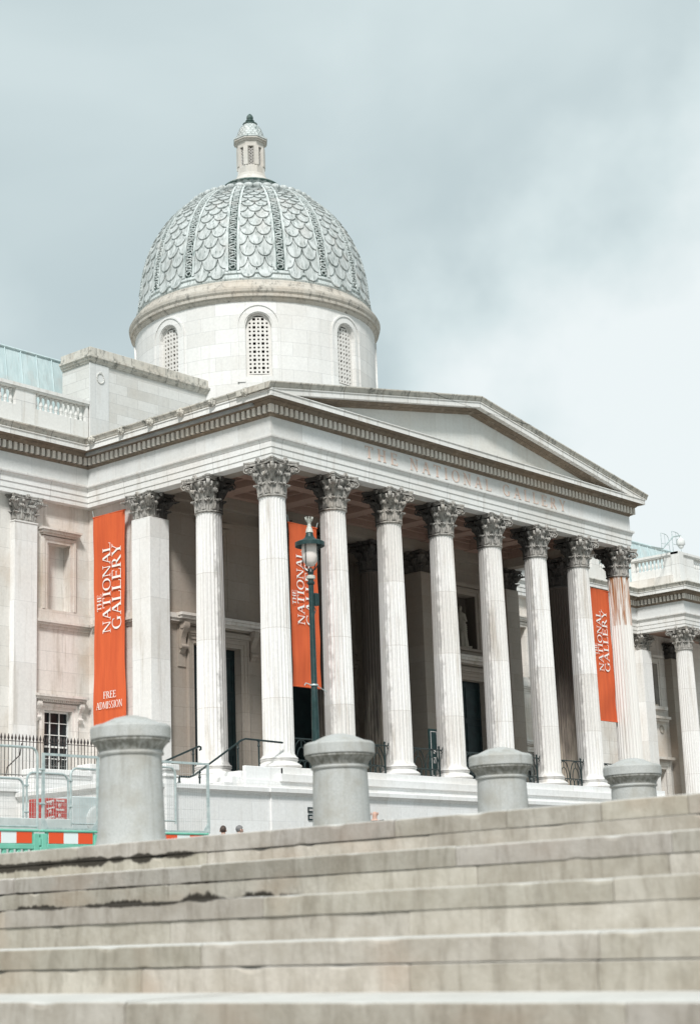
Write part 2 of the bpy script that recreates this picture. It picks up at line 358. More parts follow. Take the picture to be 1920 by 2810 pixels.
# ------------------------------------------------------------------ foreground steps and terrace
CX, TOPX, TOPZ, RUN, RISE = -43.627, -31.72, -4.366, 1.097, .3265
def step_mat():
    m = mat('step_stone', rough=.88, spec=.2); g = G(m); p = g.pos(); x, y, z = g.sep(p)
    at = g.n('ShaderNodeAttribute', attribute_name='tone'); at.attribute_type = 'GEOMETRY'
    n = g.noise(g.sc(p, (1,4.0,.9)), 1.6, 8, .75, .5)          # vertical runs on the risers
    n3 = g.noise(p, 2.2, 7, .7)
    c = g.mix(g.rng(n3, .3, .7), (.33,.302,.258), (.455,.428,.385))
    c = g.mix(g.math('MULTIPLY', g.rng(n, .44, .70), .62), c, (.195,.172,.14))
    c = g.mix(g.math('MULTIPLY', g.rng(g.noise(g.sc(p,(1,.6,1)), 1.1, 3), .5, .66), .4), c, (.33,.245,.18))
    c = g.mix(1, c, at.outputs['Color'], 'MULTIPLY')
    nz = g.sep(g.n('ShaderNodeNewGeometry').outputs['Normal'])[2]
    c = g.mix(g.rng(nz, .5, .9), c, g.mix(g.rng(n3, .3, .7), (.50,.49,.46), (.60,.59,.56)))   # upward faces of the treads are paler
    # damp mossy patches with ragged edges, where the photograph has them
    def blot(y0, y1, zc, up, dn, k=1.0):
        env = g.math('MULTIPLY', g.rng(y, y0, y0+.9), g.rng(y, y1, y1-.9))
        big_ = g.rng(g.noise(g.sc(p, (.2,1,.2)), 2.3, 2), .30, .62, .15, 1.0)
        fine_ = g.noise(g.sc(p, (.5,2.2,1.2)), 7.0, 8, .8)
        hgt = g.math('MULTIPLY', g.math('MULTIPLY', env, big_), g.rng(fine_, .15, .8, .5, 1.3))
        dz = g.math('SUBTRACT', z, zc)
        q = g.math('SUBTRACT', g.math('MULTIPLY', hgt, k), g.math('MAXIMUM', g.math('DIVIDE', dz, up), g.math('DIVIDE', dz, -dn)))
        return g.rng(q, -.08, .30)
    for b in ((-28.9,-23.8,-4.516,.045,.075), (-27.2,-26.0,-4.51,.13,.06,1.2), (-29.9,-26.2,-5.02,.05,.02,1.3), (-31.4,-28.9,-5.02,.075,.02,1.5), (-31.0,-26.0,-4.843,.012,.02,.8)):
        c = g.mix(g.math('MULTIPLY', blot(*b), .95), c, (.025,.021,.016))
    spk = g.noise(p, 60, 4, .8); c = g.mix(g.rng(spk, .62, .72), c, (.20,.185,.15)); 
    g.out(c); g.bump(g.noise(p, 14, 6, .7), .5, .02)
    return m
M_step = step_mat()
def steps():
    mb = MB(); tone = []
    J = {0:([-24.6,-26.75,-29.51,-30.99,-32.2,-33.13,-33.92],[-24.9,-28.65,-31.35]), 1:([-27.1,-29.68,-32.49,-34.4],[-26.9,-29.27,-32.68,-34.36]),
         2:([-28.37,-31.48,-34.59],[-27.2,-30.44,-32.88]), 3:([-29.2,-31.92,-35.16],[-31.31,-33.76,-35.14]), 4:([-32.36,-36.0],[-33.4,-36.9])}
    rnd = random.Random(3)
    from mathutils import noise as MN
    def worn(x0, x1, y0, y1, z0, z1, b):
        L = y1-y0; n = max(4, int(L/.055)); g = []
        for k in range(n+1):
            y = y0+L*k/n; e_ = min(k, n-k)*L/n
            q = MN.noise(Vector((x0*3.1, y*2.2, z1*5)))*.006+MN.noise(Vector((x0*7.7, y*9, z1*3)))*.003
            c_ = max(0, MN.noise(Vector((x0*5.3+9, y*3.7, z1*7)))-.32)*.10
            bb = b+c_+.012*max(0, 1-e_/.05)
            c2 = max(0, MN.noise(Vector((x0*2.3-4, y*4.1, z0*6)))-.38)*.04
            g.append([(x1,y,z0),(x0+q+c2,y,z0),(x0+q,y,z0+c2+.003),(x0+q,y,z1-bb),(x0+q+bb*.35,y,z1-bb*.35),(x0+q+bb,y,z1+q*.3),(x0+.5,y,z1),(x1,y,z1)])
        mb.grid(g); m_ = len(g[0]); mb.add(g[0], [tuple(range(m_))]); mb.add(g[-1], [tuple(range(m_-1,-1,-1))])
    def course(ys, x0, x1, z0, z1, pale, b):
        for a, c in zip(ys, ys[1:]):
            k = len(mb.f); dz = rnd.uniform(-.004,.004); dx = rnd.uniform(-.006,.006)
            worn(x0+dx, x1, c+.004, a-.004, z0, z1+dz, b)
            v = rnd.uniform(.86,1.13); t = (v*pale, v*pale*rnd.uniform(.975,.995), v*pale*rnd.uniform(.94,1.0), 1)
            tone.extend([t]*(len(mb.f)-k))
    for i in range(8):
        x = TOPX-RUN*i; z = TOPZ-RISE*i
        s, r = J.get(i, ([],[]))
        def fill(l):
            if not l: l = [-28.5-i*.7, -31.5-i*.7, -34.6-i*.5]
            l = sorted(l, reverse=True); o = list(l)
            while o[0] < -19: o.insert(0, o[0]+rnd.uniform(2.2,3.2))
            while o[-1] > -52: o.append(o[-1]-rnd.uniform(2.2,3.2))
            return o
        course(fill(s), x, x+1.3, z-.15, z, .95, .012)
        course(fill(r), x+.007, x+1.25, z-RISE-.005, z-.155, 1.15 if i in (2,3) else 1.06, .006)
    o = mb.build('stone_steps', M_step); o['kind'] = 'structure'
    ca = o.data.color_attributes.new('tone', 'FLOAT_COLOR', 'CORNER'); k = 0
    for pi_, pl_ in enumerate(o.data.polygons):
        for _ in pl_.loop_indices: ca.data[k].color = tone[pi_]; k += 1
steps()
mb = MB(); mb.box(-3000,3000,-3000,3000,-7.3,-6.99); o = mb.build('ground', M_ground); o['kind'] = 'structure'
mb = MB(); mb.box(TOPX+1.3,160,-60,160,-6.9,TOPZ-.004); o = mb.build('terrace', M_pave); o['kind'] = 'structure'
mb = MB(); mb.box(TOPX+1.32,160,-13.5,-5,TOPZ-.002,TOPZ+.004); o = mb.build('road', M_asph); o['kind'] = 'structure'

# ------------------------------------------------------------------ building constants
S = 3.25; SY = 3.2; A = .504; XR = 7*S+A; XL = -A; YI = 9.33
zAB, zFT = 10.93, 12.457
museum = thing('museum_building', 'pale stone museum with columned portico, pediment and copper scaled dome', 'museum', (0,0,0))
# ---- column meshes
def shaft_mesh():
    mb = MB(); n = 24; H0, H1 = .49, 9.64; rows = []
    hs = [H0, H0+.05, H0+.16, 1.5, 3, 5, 7, 8.5, H1-.16, H1-.06, H1]
    for z in hs:
        t = (z-H0)/(H1-H0); R = .545-.075*(t**1.6); fl = 1
        if z <= H0+.05 or z >= H1-.06: fl = 0
        elif z <= H0+.17 or z >= H1-.17: fl = .8
        if z == H0: R += .035
        if z == H1: R += .02
        row = []
        for k in range(n):
            for j, d in enumerate((0, 0, .55, .92, .92, .55)):
                a = 2*pi*(k+(0, .18, .34, .52, .66, .84)[j])/n
                r = R-fl*.052*d; row.append((r*cos(a), r*sin(a), z))
        rows.append(row)
    mb.grid(rows, closed=True)
    # drum joints: hairline rings
    return mb
shaft_mb = shaft_mesh()
def base_mesh(sq=False):
    mb = MB()
    pr = [(.79,0),(.79,.03)]
    pr += [(.70+.085*sin(pi*k/8), .03+.16*k/8) for k in range(9)]
    pr += [(.70,.20),(.655,.21),(.63,.26),(.64,.305),(.665,.32),(.665,.335)]
    pr += [(.61+.055*sin(pi*k/6), .335+.10*k/6) for k in range(7)]
    pr += [(.60,.45),(.58,.49)]
    mb.lathe(pr, n=48)
    if sq: sqr(mb)
    return mb
def sqr(mb, h=.5, rref=.5):                           # push a round form out to a rounded square
    for i, (x, y, z) in enumerate(mb.v):
        r = sqrt(x*x+y*y)
        if r < 1e-6: continue
        c, s_ = x/r, y/r; m = max(abs(c), abs(s_))
        q = (abs(c)**8+abs(s_)**8)**(-1/8)
        mb.v[i] = (x*q, y*q, z)
LEAF = [(0,0),(.012,.22),(.02,.45),(.045,.66),(.10,.84),(.17,.96),(.235,1.0),(.285,.95),(.29,.87),(.25,.83)]
def leaf(mb, th, r0, z0, h, w, curl=1.0, zs=None, slope=0.0):
    n = 12; g = []; b = []
    for i in range(len(LEAF)):
        dr, zf = LEAF[i]; s_ = i/(len(LEAF)-1); dr = dr*curl*h*1.25+slope*zf*h
        wid = w*(.78+.22*abs(sin(s_*pi*3.5)))*(1 if s_ < .55 else max(.30, 1-(s_-.55)*1.5))
        row = []; row2 = []
        for j in range(n+1):
            t = -1+2*j/n
            rel = .030*cos(t*pi*.5)+.018*cos(t*pi*4.0)+.02*(abs(t) < .09)
            R = r0+dr+rel-.035*abs(t)**2; a = th+t*wid/(r0+.02)
            zz = z0+zf*h-.055*h*t*t*(s_ > .5)+.02*h*cos(t*pi*5)*(s_ > .3)
            row.append((R*cos(a), R*sin(a), zz)); R2 = R-.035; row2.append((R2*cos(a), R2*sin(a), zz-.01))
        g.append(row); b.append(row2)
    mb.sheet(g, b)
def volute(mb, th, side, r0, z0, r1, z1, wid=.07, rad=.13, off=.0):
    # rising stem then a spiral scroll; lies in the vertical plane at angle th (shifted sideways)
    pts = []
    for k in range(8):
        t = k/7; pts.append((r0+(r1-rad-r0)*t**1.5, z0+(z1-z0)*(1-(1-t)**1.7)))
    cx_, cz = r1-rad, z1-rad
    for k in range(1, 20):
        a = pi/2-k*2*pi*1.35/19; rr = rad*(1-.72*k/19); pts.append((cx_+rr*cos(a), cz+rr*sin(a)))
    c, s_ = cos(th), sin(th); nx, ny = -s_, c
    def P(r, z, o): return (r*c+nx*(o+off), r*s_+ny*(o+off), z)
    g = []; h = []
    for i, (r, z) in enumerate(pts):
        a0 = pts[max(i-1,0)]; a1 = pts[min(i+1,len(pts)-1)]; dx, dz = a1[0]-a0[0], a1[1]-a0[1]; L = sqrt(dx*dx+dz*dz) or 1
        ox, oz = dz/L*.028, -dx/L*.028; ww = wid*(1.1 if i < 8 else 1)
        g.append([P(r, z, -ww), P(r, z, ww)]); h.append([P(r+ox, z+oz, -ww), P(r+ox, z+oz, ww)])
    mb.sheet(g, h)
    st = len(mb.v); mb.ell((0,0,0), (rad*.36, wid*1.35, rad*.36), 10, 6)
    mb.xform(Matrix.Translation(P(cx_, cz, 0)) @ Matrix.Rotation(th, 4, 'Z'), st)
def capital_mesh(square=False):
    mb = MB()
    mb.lathe([(.48,-.09),(.52,-.07),(.535,-.045),(.52,-.02),(.485,-.01),(.45,0),(.43,.1),(.43,.5),(.46,.75),(.53,.93),(.62,1.03),(.62,1.05)], n=40)
    for k in range(8): leaf(mb, 2*pi*k/8, .45, 0, .43, .165, .95)
    for k in range(8): leaf(mb, 2*pi*(k+.5)/8, .455, .05, .76, .175, .72)
    # outer leaf under each corner scroll
    for k in range(4): leaf(mb, pi/4+pi/2*k, .50, .50, .42, .13, 1.25, slope=.45)
    if square: sqr(mb)
    for k in range(4):
        th = pi/4+pi/2*k; q = 1.22 if square else 1
        volute(mb, th, 1, .50*q, .50, 1.03, 1.10, .065, .145)
        for sd in (-1, 1):                            # inner scrolls leaning to the middle of each face
            volute(mb, pi/2*k+sd*.30, sd, .50, .52, .74, 1.06, .045, .095)
            volute(mb, th+sd*.16, sd, .48*q, .42, .86, 1.03, .03, .11)
        # fleuron on the abacus
        c, s_ = cos(pi/2*k), sin(pi/2*k)
        for j in range(6):
            a = 2*pi*j/6; o = .075; st = len(mb.v); mb.ell((0,0,0), (.05,.055,.07), 8, 5)
            mb.xform(Matrix.Translation((.70*c-s_*o*cos(a), .70*s_+c*o*cos(a), 1.19+o*sin(a))), st)
        mb.ell((.76*c, .76*s_, 1.19), (.05,.05,.05), 8, 6)
    # abacus with hollow sides and clipped corners
    pr = [(0,1.10),(.015,1.14),(.0,1.17),(.045,1.19),(.05,1.25)]
    def ring(o, z):
        p = []
        for k in range(4):
            a0 = -pi/4+pi/2*k; a1 = a0+pi/2
            c0 = Vector((cos(a0), sin(a0)))*(1.00+o); c1 = Vector((cos(a1), sin(a1)))*(1.00+o)
            d = (c1-c0).normalized(); nrm = Vector((d.y, -d.x)); p0 = c0+d*.07; p1 = c1-d*.07; L = (p1-p0).length
            for j in range(11):
                t = j/10; q = p0+(p1-p0)*t-nrm*(.17*sin(pi*t)); p.append((q.x, q.y, z))
        return p
    g_ = [ring(o, z) for o, z in pr]; st = len(mb.v); mb.grid(g_, closed=True); n = len(g_[0])
    mb.add(g_[0], [tuple(range(n))]); mb.add(g_[-1], [tuple(range(n))])
    return mb
cap_mb, capsq_mb, base_mb = capital_mesh(), capital_mesh(True), base_mesh()
HA = 9.68
def column(loc, shaft=M_shaft, cap=M_cap, label=None, rz=0):
    s = shaft_mb.build('column', shaft, museum, smooth=35, loc=loc); s.rotation_euler = (0,0,rz)
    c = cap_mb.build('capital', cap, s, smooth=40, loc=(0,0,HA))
    b = base_mb.build('column_base', M_shaft if shaft is not M_shaftd else M_shaftd, s, smooth=35)
    if label: s['label'] = label
    return s
c0 = column((0,0,0)); c0['group'] = 'fluted portico columns'
for i in range(1, 7): cc = copy_tree(c0, museum, (i*S,0,0), pi/2*(i%4))
column((7*S,0,0), M_rust, M_cap, 'end column with rust stained top drum'); 
copy_tree(c0, museum, (0,SY,0), pi/2)
cd = column((7*S,SY,0), M_shaftd, M_capd, 'shade darkened inner column')
copy_tree(cd, museum, (4*S,2*SY,0)); copy_tree(cd, museum, (3*S,2*SY,0), pi/2)
# square piers (antae)
def pier(x, y, w, d, ms, mc, ztop=HA+.29, hc=.96):
    mb = MB(); mb.bbox(x-w, x+w, y-d, y+d, .42, ztop, .012)
    mb.bbox(x-w-.10, x+w+.10, y-d-.10, y+d+.10, 0, .2, .02); mb.bbox(x-w-.06, x+w+.06, y-d-.06, y+d+.06, .2, .32, .05); mb.bbox(x-w-.03, x+w+.03, y-d-.03, y+d+.03, .32, .43, .02)
    o = mb.build('square_pier', ms, museum)
    c = capsq_mb.build('capital', mc, o, smooth=40, loc=(x, y, ztop)); c.scale = (w/.5*.94, d/.5*.94, hc/1.25)
    return o
M_anta = stone('anta_stone', (.75,.745,.73), 1.6, 2.3, .85, warm=.2, streak=.4)
pier(0, 2*SY-.05, .5, .5, M_anta, M_cap)
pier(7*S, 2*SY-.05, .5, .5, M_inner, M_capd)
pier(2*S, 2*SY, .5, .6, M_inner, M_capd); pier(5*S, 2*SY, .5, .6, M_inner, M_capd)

# ---- entablature
PATH = [(-60,YI),(XL,YI),(XL,XL),(XR,XL),(XR,YI),(32.5,YI),(32.5,12.2),(44.4,12.2),(44.4,9.0),(70,9.0)]
PATH[2] = (XL,-A); PATH[3] = (XR,-A)
ent = None
def sw(name, prof, m, path=PATH, parent=museum):
    mb = MB(); mb.sweep(path, prof); return mb.build(name, m, parent)
ent = sw('architrave', [(-.5,10.93),(0,10.93),(0,11.112),(.028,11.115),(.028,11.342),(.056,11.345),(.056,11.555),(.075,11.56),(.10,11.63),(.11,11.66),(.16,11.68),(.16,11.775),(.03,11.775),(-.5,11.775)], M_ent)
sw('frieze', [(-.5,11.778),(.022,11.778),(.022,12.457),(-.5,12.457)], M_frieze)
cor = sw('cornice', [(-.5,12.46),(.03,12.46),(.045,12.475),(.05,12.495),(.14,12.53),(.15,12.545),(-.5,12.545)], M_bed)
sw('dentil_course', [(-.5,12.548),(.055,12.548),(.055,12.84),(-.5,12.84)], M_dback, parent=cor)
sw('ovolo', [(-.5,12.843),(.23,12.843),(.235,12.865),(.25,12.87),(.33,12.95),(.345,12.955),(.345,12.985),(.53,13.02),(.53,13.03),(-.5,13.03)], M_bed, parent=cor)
sw('corona', [(-.5,13.033),(.55,13.033),(.58,13.01),(.58,13.205),(.615,13.21),(.615,13.24),(-.5,13.28)], M_corona, parent=cor)
SIMA = [(-.3,13.243),(.60,13.243),(.61,13.285),(.625,13.29),(.64,13.34),(.675,13.40),(.70,13.43),(.715,13.435),(.715,13.48),(-.3,13.50)]
sw('sima', SIMA, M_sima, [(-60,YI),(XL,YI),(XL,-A)], cor); sw('sima', SIMA, M_sima, [(XR,-A),(XR,YI),(32.5,YI),(32.5,12.2),(44.4,12.2),(44.4,9.0),(70,9.0)], cor)
mb = MB(); PIT, DW = .262, .140
def dentils(p0, p1, e0, e1):
    P0, P1 = Vector(p0), Vector(p1); d = P1-P0; L = d.length; d.normalize(); nr = Vector((d.y,-d.x))
    a, b = e0, L-e1; k = max(1, int(round((b-a-DW)/PIT))); 
    for i in range(k+1):
        s = a+(b-a-DW)*i/k; q = P0+d*s
        c = [q+nr*.05, q+nr*.235, q+d*DW+nr*.235, q+d*DW+nr*.05]
        mb.add([(v.x,v.y,z) for z in (12.56,12.845) for v in c], [(0,1,2,3),(4,7,6,5),(0,4,5,1),(1,5,6,2),(2,6,7,3),(3,7,4,0)])
for (p0, p1, a, b) in [((-14,YI),(XL,YI),0,.25),((XL,YI),(XL,-A),.25,-.235),((XL,-A),(XR,-A),.02,-.235),((XR,-A),(XR,YI),.02,.3),((XR,YI),(32.5,YI),.3,-.2),((33,12.2),(44.4,12.2),0,.25),((44.4,12.2),(44.4,9.0),.25,-.235),((44.4,9.0),(56,9.0),.02,0)]:
    dentils(p0, p1, a, b)
mb.build('dentils', M_dent, cor)
# lion heads on the side gutter
lm = MB(); lm.ell((0,0,0),(.12,.17,.17),12,8)
for k in range(10):
    a = 2*pi*k/10; lm.ell((.03,.16*cos(a),.15*sin(a)+.0),(.07,.075,.075),7,5)
lm.ell((-.13,0,-.03),(.09,.085,.075),8,6); lm.ell((-.10,.075,.08),(.04,.035,.03),6,5); lm.ell((-.10,-.075,.08),(.04,.035,.03),6,5); lm.ell((-.15,0,-.11),(.06,.06,.035),8,5)
for y in (.1,1.76,3.40,5.04,6.66,8.34): lm.build('lion_head', M_sima, cor, smooth=True, loc=(XL-.68,y,13.36)).scale = (.8,.8,.8)
# backing masses: beams round the portico, ceiling, roofs
mb = MB()
mb.box(XL+.03,XR-.03,-A+.03,A,10.934,12.9)
mb.box(XL+.03,A,A+.01,2*SY+.55,10.936,12.9); mb.box(7*S-A,XR-.03,A+.01,2*SY+.55,10.936,12.9)
mb.box(A+.01,7*S-A-.01,2*SY-.5,2*SY+.5,10.932,12.9)
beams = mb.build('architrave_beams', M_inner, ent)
mb = MB(); mb.box(A,7*S-A,A,2*SY-.5,11.9,12.3)
for i in range(8):
    mb.box(max(A+.02,i*S-.35),min(7*S-A-.02,i*S+.35),A+.012,2*SY-.52,11.35,11.9)
mb.box(A+.03,7*S-A-.03,A+.02,A+.35,11.38,11.88); mb.box(A+.03,7*S-A-.03,2*SY-.85,2*SY-.53,11.38,11.88); mb.box(A+.03,7*S-A-.03,SY-.25,SY+.25,11.40,11.87)
for i in range(7):
    for y0 in (A+.36, SY+.26):
        x0, x1, y1 = i*S+.36, (i+1)*S-.36, (SY-.26 if y0 < 2 else 2*SY-.86)
        for q, zz in ((.0,11.62),(.16,11.76)):
            mb.box(x0+q, x1-q, y0+q, y0+q+.14, zz, 11.9); mb.box(x0+q, x1-q, y1-q-.14, y1-q, zz, 11.9)
            mb.box(x0+q, x0+q+.14, y0+q+.145, y1-q-.145, zz, 11.9); mb.box(x1-q-.14, x1-q, y0+q+.145, y1-q-.145, zz, 11.9)
mb.build('coffered_ceiling', M_ceil, museum)
# pediment
AX, AZ = 11.375, 15.57; X0, X1, Z0 = XL-.713, XR+.713, 13.478
SL = (AZ-Z0)/(AX-X0)
def rake(prof, name, m, x0=X0, x1=X1, parent=None, y=-A):
    mb = MB(); g = []
    for x in (x0, AX, x1):
        zt = AZ-SL*abs(x-AX); g.append([(x, y-o, zt+dz) for o, dz in prof])
    mb.grid(g); n = len(prof); mb.add(g[0], [tuple(range(n))]); mb.add(g[-1], [tuple(range(n-1,-1,-1))])
    return mb.build(name, m, parent)
ped = rake([(-1.0,-.005),(.712,-.002),(.712,-.045),(.70,-.05),(.672,-.08),(.64,-.14),(.625,-.185),(.612,-.19),(.606,-.225),(-1.0,-.225)], 'pediment', M_sima, parent=museum)
rake([(-.9,-.228),(.615,-.228),(.615,-.26),(.585,-.265),(.585,-.455),(.55,-.47),(.5,-.445),(-.9,-.445)], 'raking_corona', M_corona, x0=X0+.14, x1=X1-.14, parent=ped)
rake([(-.8,-.447),(.34,-.447),(.33,-.475),(.20,-.53),(.18,-.545),(.18,-.57),(.09,-.60),(.07,-.62),(.05,-.65),(-.8,-.65)], 'raking_bed_mould', M_bed, x0=X0+2.2, x1=X1-2.2, parent=ped)
mb = MB(); mb.poly([(XL+.05,-A+.0,13.1),(XR-.05,-A+.0,13.1),(AX,-A+.0,15.2)], (0,.9,0)); mb.build('tympanum', stone('tympanum_stone', (.63,.64,.62), 2.6, 3, .86, warm=.22, streak=.2, zoff=.2), ped)
mb = MB()                                             # horizontal cornice weathering ledge under the tympanum
mb.poly([(XL-.5,-A-.61,13.243),(XL-.5,-A-.0,13.36),(XL-.5,-A-.0,13.2),(XL-.5,-A-.61,13.2)], (XR-XL+1.0,0,0)); mb.build('cornice_ledge', M_corona, ped)
mb = MB(); d = 10.5                                   # pitched roof behind
mb.poly([(X0+.3,0,13.3),(AX,0,AZ-.06),(X1-.3,0,13.3),(X1-.3,0,12.9),(X0+.3,0,12.9)], (0,YI+2.5,0)); mb.build('portico_roof', simple_noise('lead_roof',(.28,.29,.29),(.36,.37,.36),2), museum)
# inscription letters: a small cut serif alphabet
def glyph(ch):
    T, t, sf = .15, .055, .05      # thick, thin, serif height (unit: cap height 1)
    R = []                          # rects/quads as 4-point polygons ; arcs as list of quads
    def q(*p): R.append(list(p))
    def stem(x, w=T, y0=0, y1=1): q((x-w/2,y0),(x+w/2,y0),(x+w/2,y1),(x-w/2,y1))
    def ser(x, y, w=.36, d=1): q((x-w/2,y),(x+w/2,y),(x+w/2-.04,y+sf*d),(x-w/2+.04,y+sf*d))
    def bar(x0, x1, y, h=t): q((x0,y-h/2),(x1,y-h/2),(x1,y+h/2),(x0,y+h/2))
    def diag(x0, y0, x1, y1, w): q((x0-w/2,y0),(x0+w/2,y0),(x1+w/2,y1),(x1-w/2,y1))
    def arc(cx, cy, rx, ry, a0, a1, wt=T, wn=t, n=18):
        for i in range(n):
            P_ = []
            for a, s_ in ((a0+(a1-a0)*i/n,1),(a0+(a1-a0)*(i+1)/n,1),(a0+(a1-a0)*(i+1)/n,-1),(a0+(a1-a0)*i/n,-1)):
                c_, s2 = cos(radians(a)), sin(radians(a)); w_ = wn+(wt-wn)*abs(c_)
                P_.append((cx+(rx-(w_ if s_ < 0 else 0))*c_, cy+(ry-(wn if s_ < 0 else 0))*s2))
            R.append(P_)
    if ch == 'T': W = .84; stem(.42); bar(.03,.81,.972); q((.03,.94),(.07,.94),(.09,.76),(.03,.80)); q((.77,.94),(.81,.94),(.81,.80),(.75,.76)); ser(.42,0)
    elif ch == 'H': W = .96; stem(.2); stem(.76); bar(.27,.69,.5); [ser(x,y,.34,d) for x in (.2,.76) for y,d in ((0,1),(1,-1))]
    elif ch == 'E': W = .80; stem(.2); bar(.06,.70,.972); bar(.06,.74,.028); bar(.27,.58,.52); q((.66,.95),(.70,.95),(.70,.78),(.67,.78)); q((.70,.05),(.74,.05),(.77,.24),(.73,.24)); stem(.58,.03,.42,.62)
    elif ch == 'F': W = .74; stem(.2); bar(.06,.68,.972); bar(.27,.56,.50); q((.64,.95),(.68,.95),(.68,.76),(.65,.76)); stem(.56,.03,.40,.60); ser(.2,0)
    elif ch == 'N': W = .98; stem(.17,t); stem(.81,t); q((.10,1),(.27,1),(.845,0),(.74,0)); ser(.17,0,.30); ser(.81,1,.30,-1); ser(.12,1,.22,-1)
    elif ch == 'A': W = .94; diag(.13,0,.44,1,t); diag(.80,0,.49,1,T+.02); bar(.25,.66,.36); ser(.13,0,.28); ser(.80,0,.36)
    elif ch == 'I': W = .44; stem(.22); ser(.22,0); ser(.22,1,.36,-1)
    elif ch == 'O': W = 1.02; arc(.51,.5,.46,.52,0,360,n=30)
    elif ch == 'L': W = .76; stem(.2); ser(.2,1,.34,-1); bar(.06,.70,.028); q((.66,.05),(.70,.05),(.735,.26),(.70,.26))
    elif ch == 'G': W = 1.0; arc(.50,.5,.46,.52,48,318,n=26); stem(.78,T,.06,.44); ser(.80,.44,.32,-1); stem(.77,.03,.74,.96)
    elif ch == 'R': W = .90; stem(.2); arc(.42,.74,.26,.26,-90,90,n=12); bar(.2,.44,.972); bar(.2,.44,.508); q((.36,.50),(.52,.50),(.90,0),(.70,0)); ser(.2,0)
    elif ch == 'Y': W = .88; diag(.42,.42,.13,1,T); diag(.46,.42,.74,1,t); stem(.44,T,0,.46); ser(.13,1,.32,-1); ser(.74,1,.28,-1); ser(.44,0)
    elif ch == 'D': W = .98; stem(.2); arc(.42,.5,.50,.5,-90,90,n=16); bar(.06,.44,.972); bar(.06,.44,.028)
    elif ch == 'M': W = 1.16; stem(.15,t); stem(.98,T); q((.10,1),(.26,1),(.60,.10),(.52,.05)); q((.93,1),(1.0,1),(.60,.10),(.54,.08)); ser(.15,0,.28); ser(.98,0,.34); ser(.12,1,.22,-1); ser(1.0,1,.28,-1)
    elif ch == 'S': W = .70; arc(.35,.745,.27,.27,40,270,T*.8,t,14); arc(.35,.255,.28,.27,90,-140,T*.8,t,14)
    else: W = .42
    return R, W
def text_mesh(mb, txt, h, O, U, V, Nn, depth=.012, track=0., width=None, stretch=1.0):
    # O origin, U reading direction, V up direction, Nn facing normal
    O, U, V, Nn = Vector(O), Vector(U), Vector(V), Vector(Nn)
    Wt = sum(glyph(c)[1]*stretch+track for c in txt)-track
    if width: k = width/(Wt*h); sx = k
    else: sx = 1
    x = 0; e = 0
    for c in txt:
        R, W = glyph(c)
        for P_ in R:
            e = (e+1) % 7; dd = depth+e*.0006
            pts = [O+U*((x+p[0]*stretch)*h*sx)+V*(p[1]*h) for p in P_]
            mb.poly([tuple(p) for p in pts], tuple(Nn*dd))
        x += W*stretch+track
    return Wt*h*sx
def letters(txt, h, O, U, V, Nn, depth, track, width, name, m, parent):
    Wt = sum(glyph(c)[1]+track for c in txt)-track; sx = width/(Wt*h); x = 0; U = Vector(U)
    for c in txt:
        mb = MB(); W = glyph(c)[1]; text_mesh(mb, c, h, Vector(O)+U*(x*h*sx), U, V, Nn, depth, width=W*h*sx); mb.build(name, m, parent); x += W+track
for wd, xa, xb in (('THE',4.62,6.56),('NATIONAL',7.30,12.62),('GALLERY',13.42,18.06)):
    letters(wd, .47, (xa,-A-.022,11.875), (1,0,0), (0,0,1), (0,-1,0), .02, .42, xb-xa, 'inscription_letter', M_insc, museum)

# ---- walls of the portico
def wall_grid(mb, ax, c0, u0, u1, z0, z1, holes, depth, thick):
    # wall in plane (ax='y' : y=c0, outside towards -y ; ax='x': x=c0, outside -x). holes: (u0,u1,z0,z1)
    us = sorted({u0,u1,*[h[0] for h in holes],*[h[1] for h in holes]}); zs = sorted({z0,z1,*[h[2] for h in holes],*[h[3] for h in holes]})
    def P(u, w_, z): return (u, c0+w_, z) if ax == 'y' else (c0+w_, u, z)
    solid = lambda a, b: not any(h[0] <= a < h[1] and h[2] <= b < h[3] for h in holes)
    for i in range(len(us)-1):
        for j in range(len(zs)-1):
            a, b, c, d = us[i], us[i+1], zs[j], zs[j+1]
            if solid(a+1e-6, c+1e-6):
                mb.add([P(a,0,c),P(b,0,c),P(b,0,d),P(a,0,d)], [(0,1,2,3)])
    for h in holes:
        a, b, c, d = h[:4]; D_ = h[4] if len(h) > 4 else depth
        mb.add([P(a,0,c),P(b,0,c),P(b,0,d),P(a,0,d),P(a,D_,c),P(b,D_,c),P(b,D_,d),P(a,D_,d)], [(0,1,5,4),(1,2,6,5),(2,3,7,6),(3,0,4,7)])
        if len(h) > 5 and h[5]: mb.add([P(a,D_,c),P(b,D_,c),P(b,D_,d),P(a,D_,d)], [(0,1,2,3)])
    mb.add([P(u0,0,z1),P(u1,0,z1),P(u1,thick,z1),P(u0,thick,z1)], [(0,1,2,3)]); mb.add([P(u0,0,z0),P(u0,0,z1),P(u0,thick,z1),P(u0,thick,z0)], [(0,1,2,3)]); mb.add([P(u1,0,z0),P(u1,0,z1),P(u1,thick,z1),P(u1,thick,z0)], [(0,1,2,3)])
    mb.add([P(u0,thick,z0),P(u1,thick,z0),P(u1,thick,z1),P(u0,thick,z1)], [(0,1,2,3)])
def surround(mb, x0, x1, z0, z1, y, steps=((.0,.16,.05),(.16,.30,.09),(.30,.36,.13))):
    for a, b, pr in steps:                            # mitre-free architrave frame round an opening, stepping out
        mb.box(x0-b, x0-a-.0, y-pr, y+.02, z0, z1+b); mb.box(x1+a, x1+b, y-pr, y+.02, z0, z1+b); mb.box(x0-a+.001, x1+a-.001, y-pr+.001, y+.02, z1+a, z1+b-.001)
YW = 2*SY-.15                                         # portico back wall 6.25
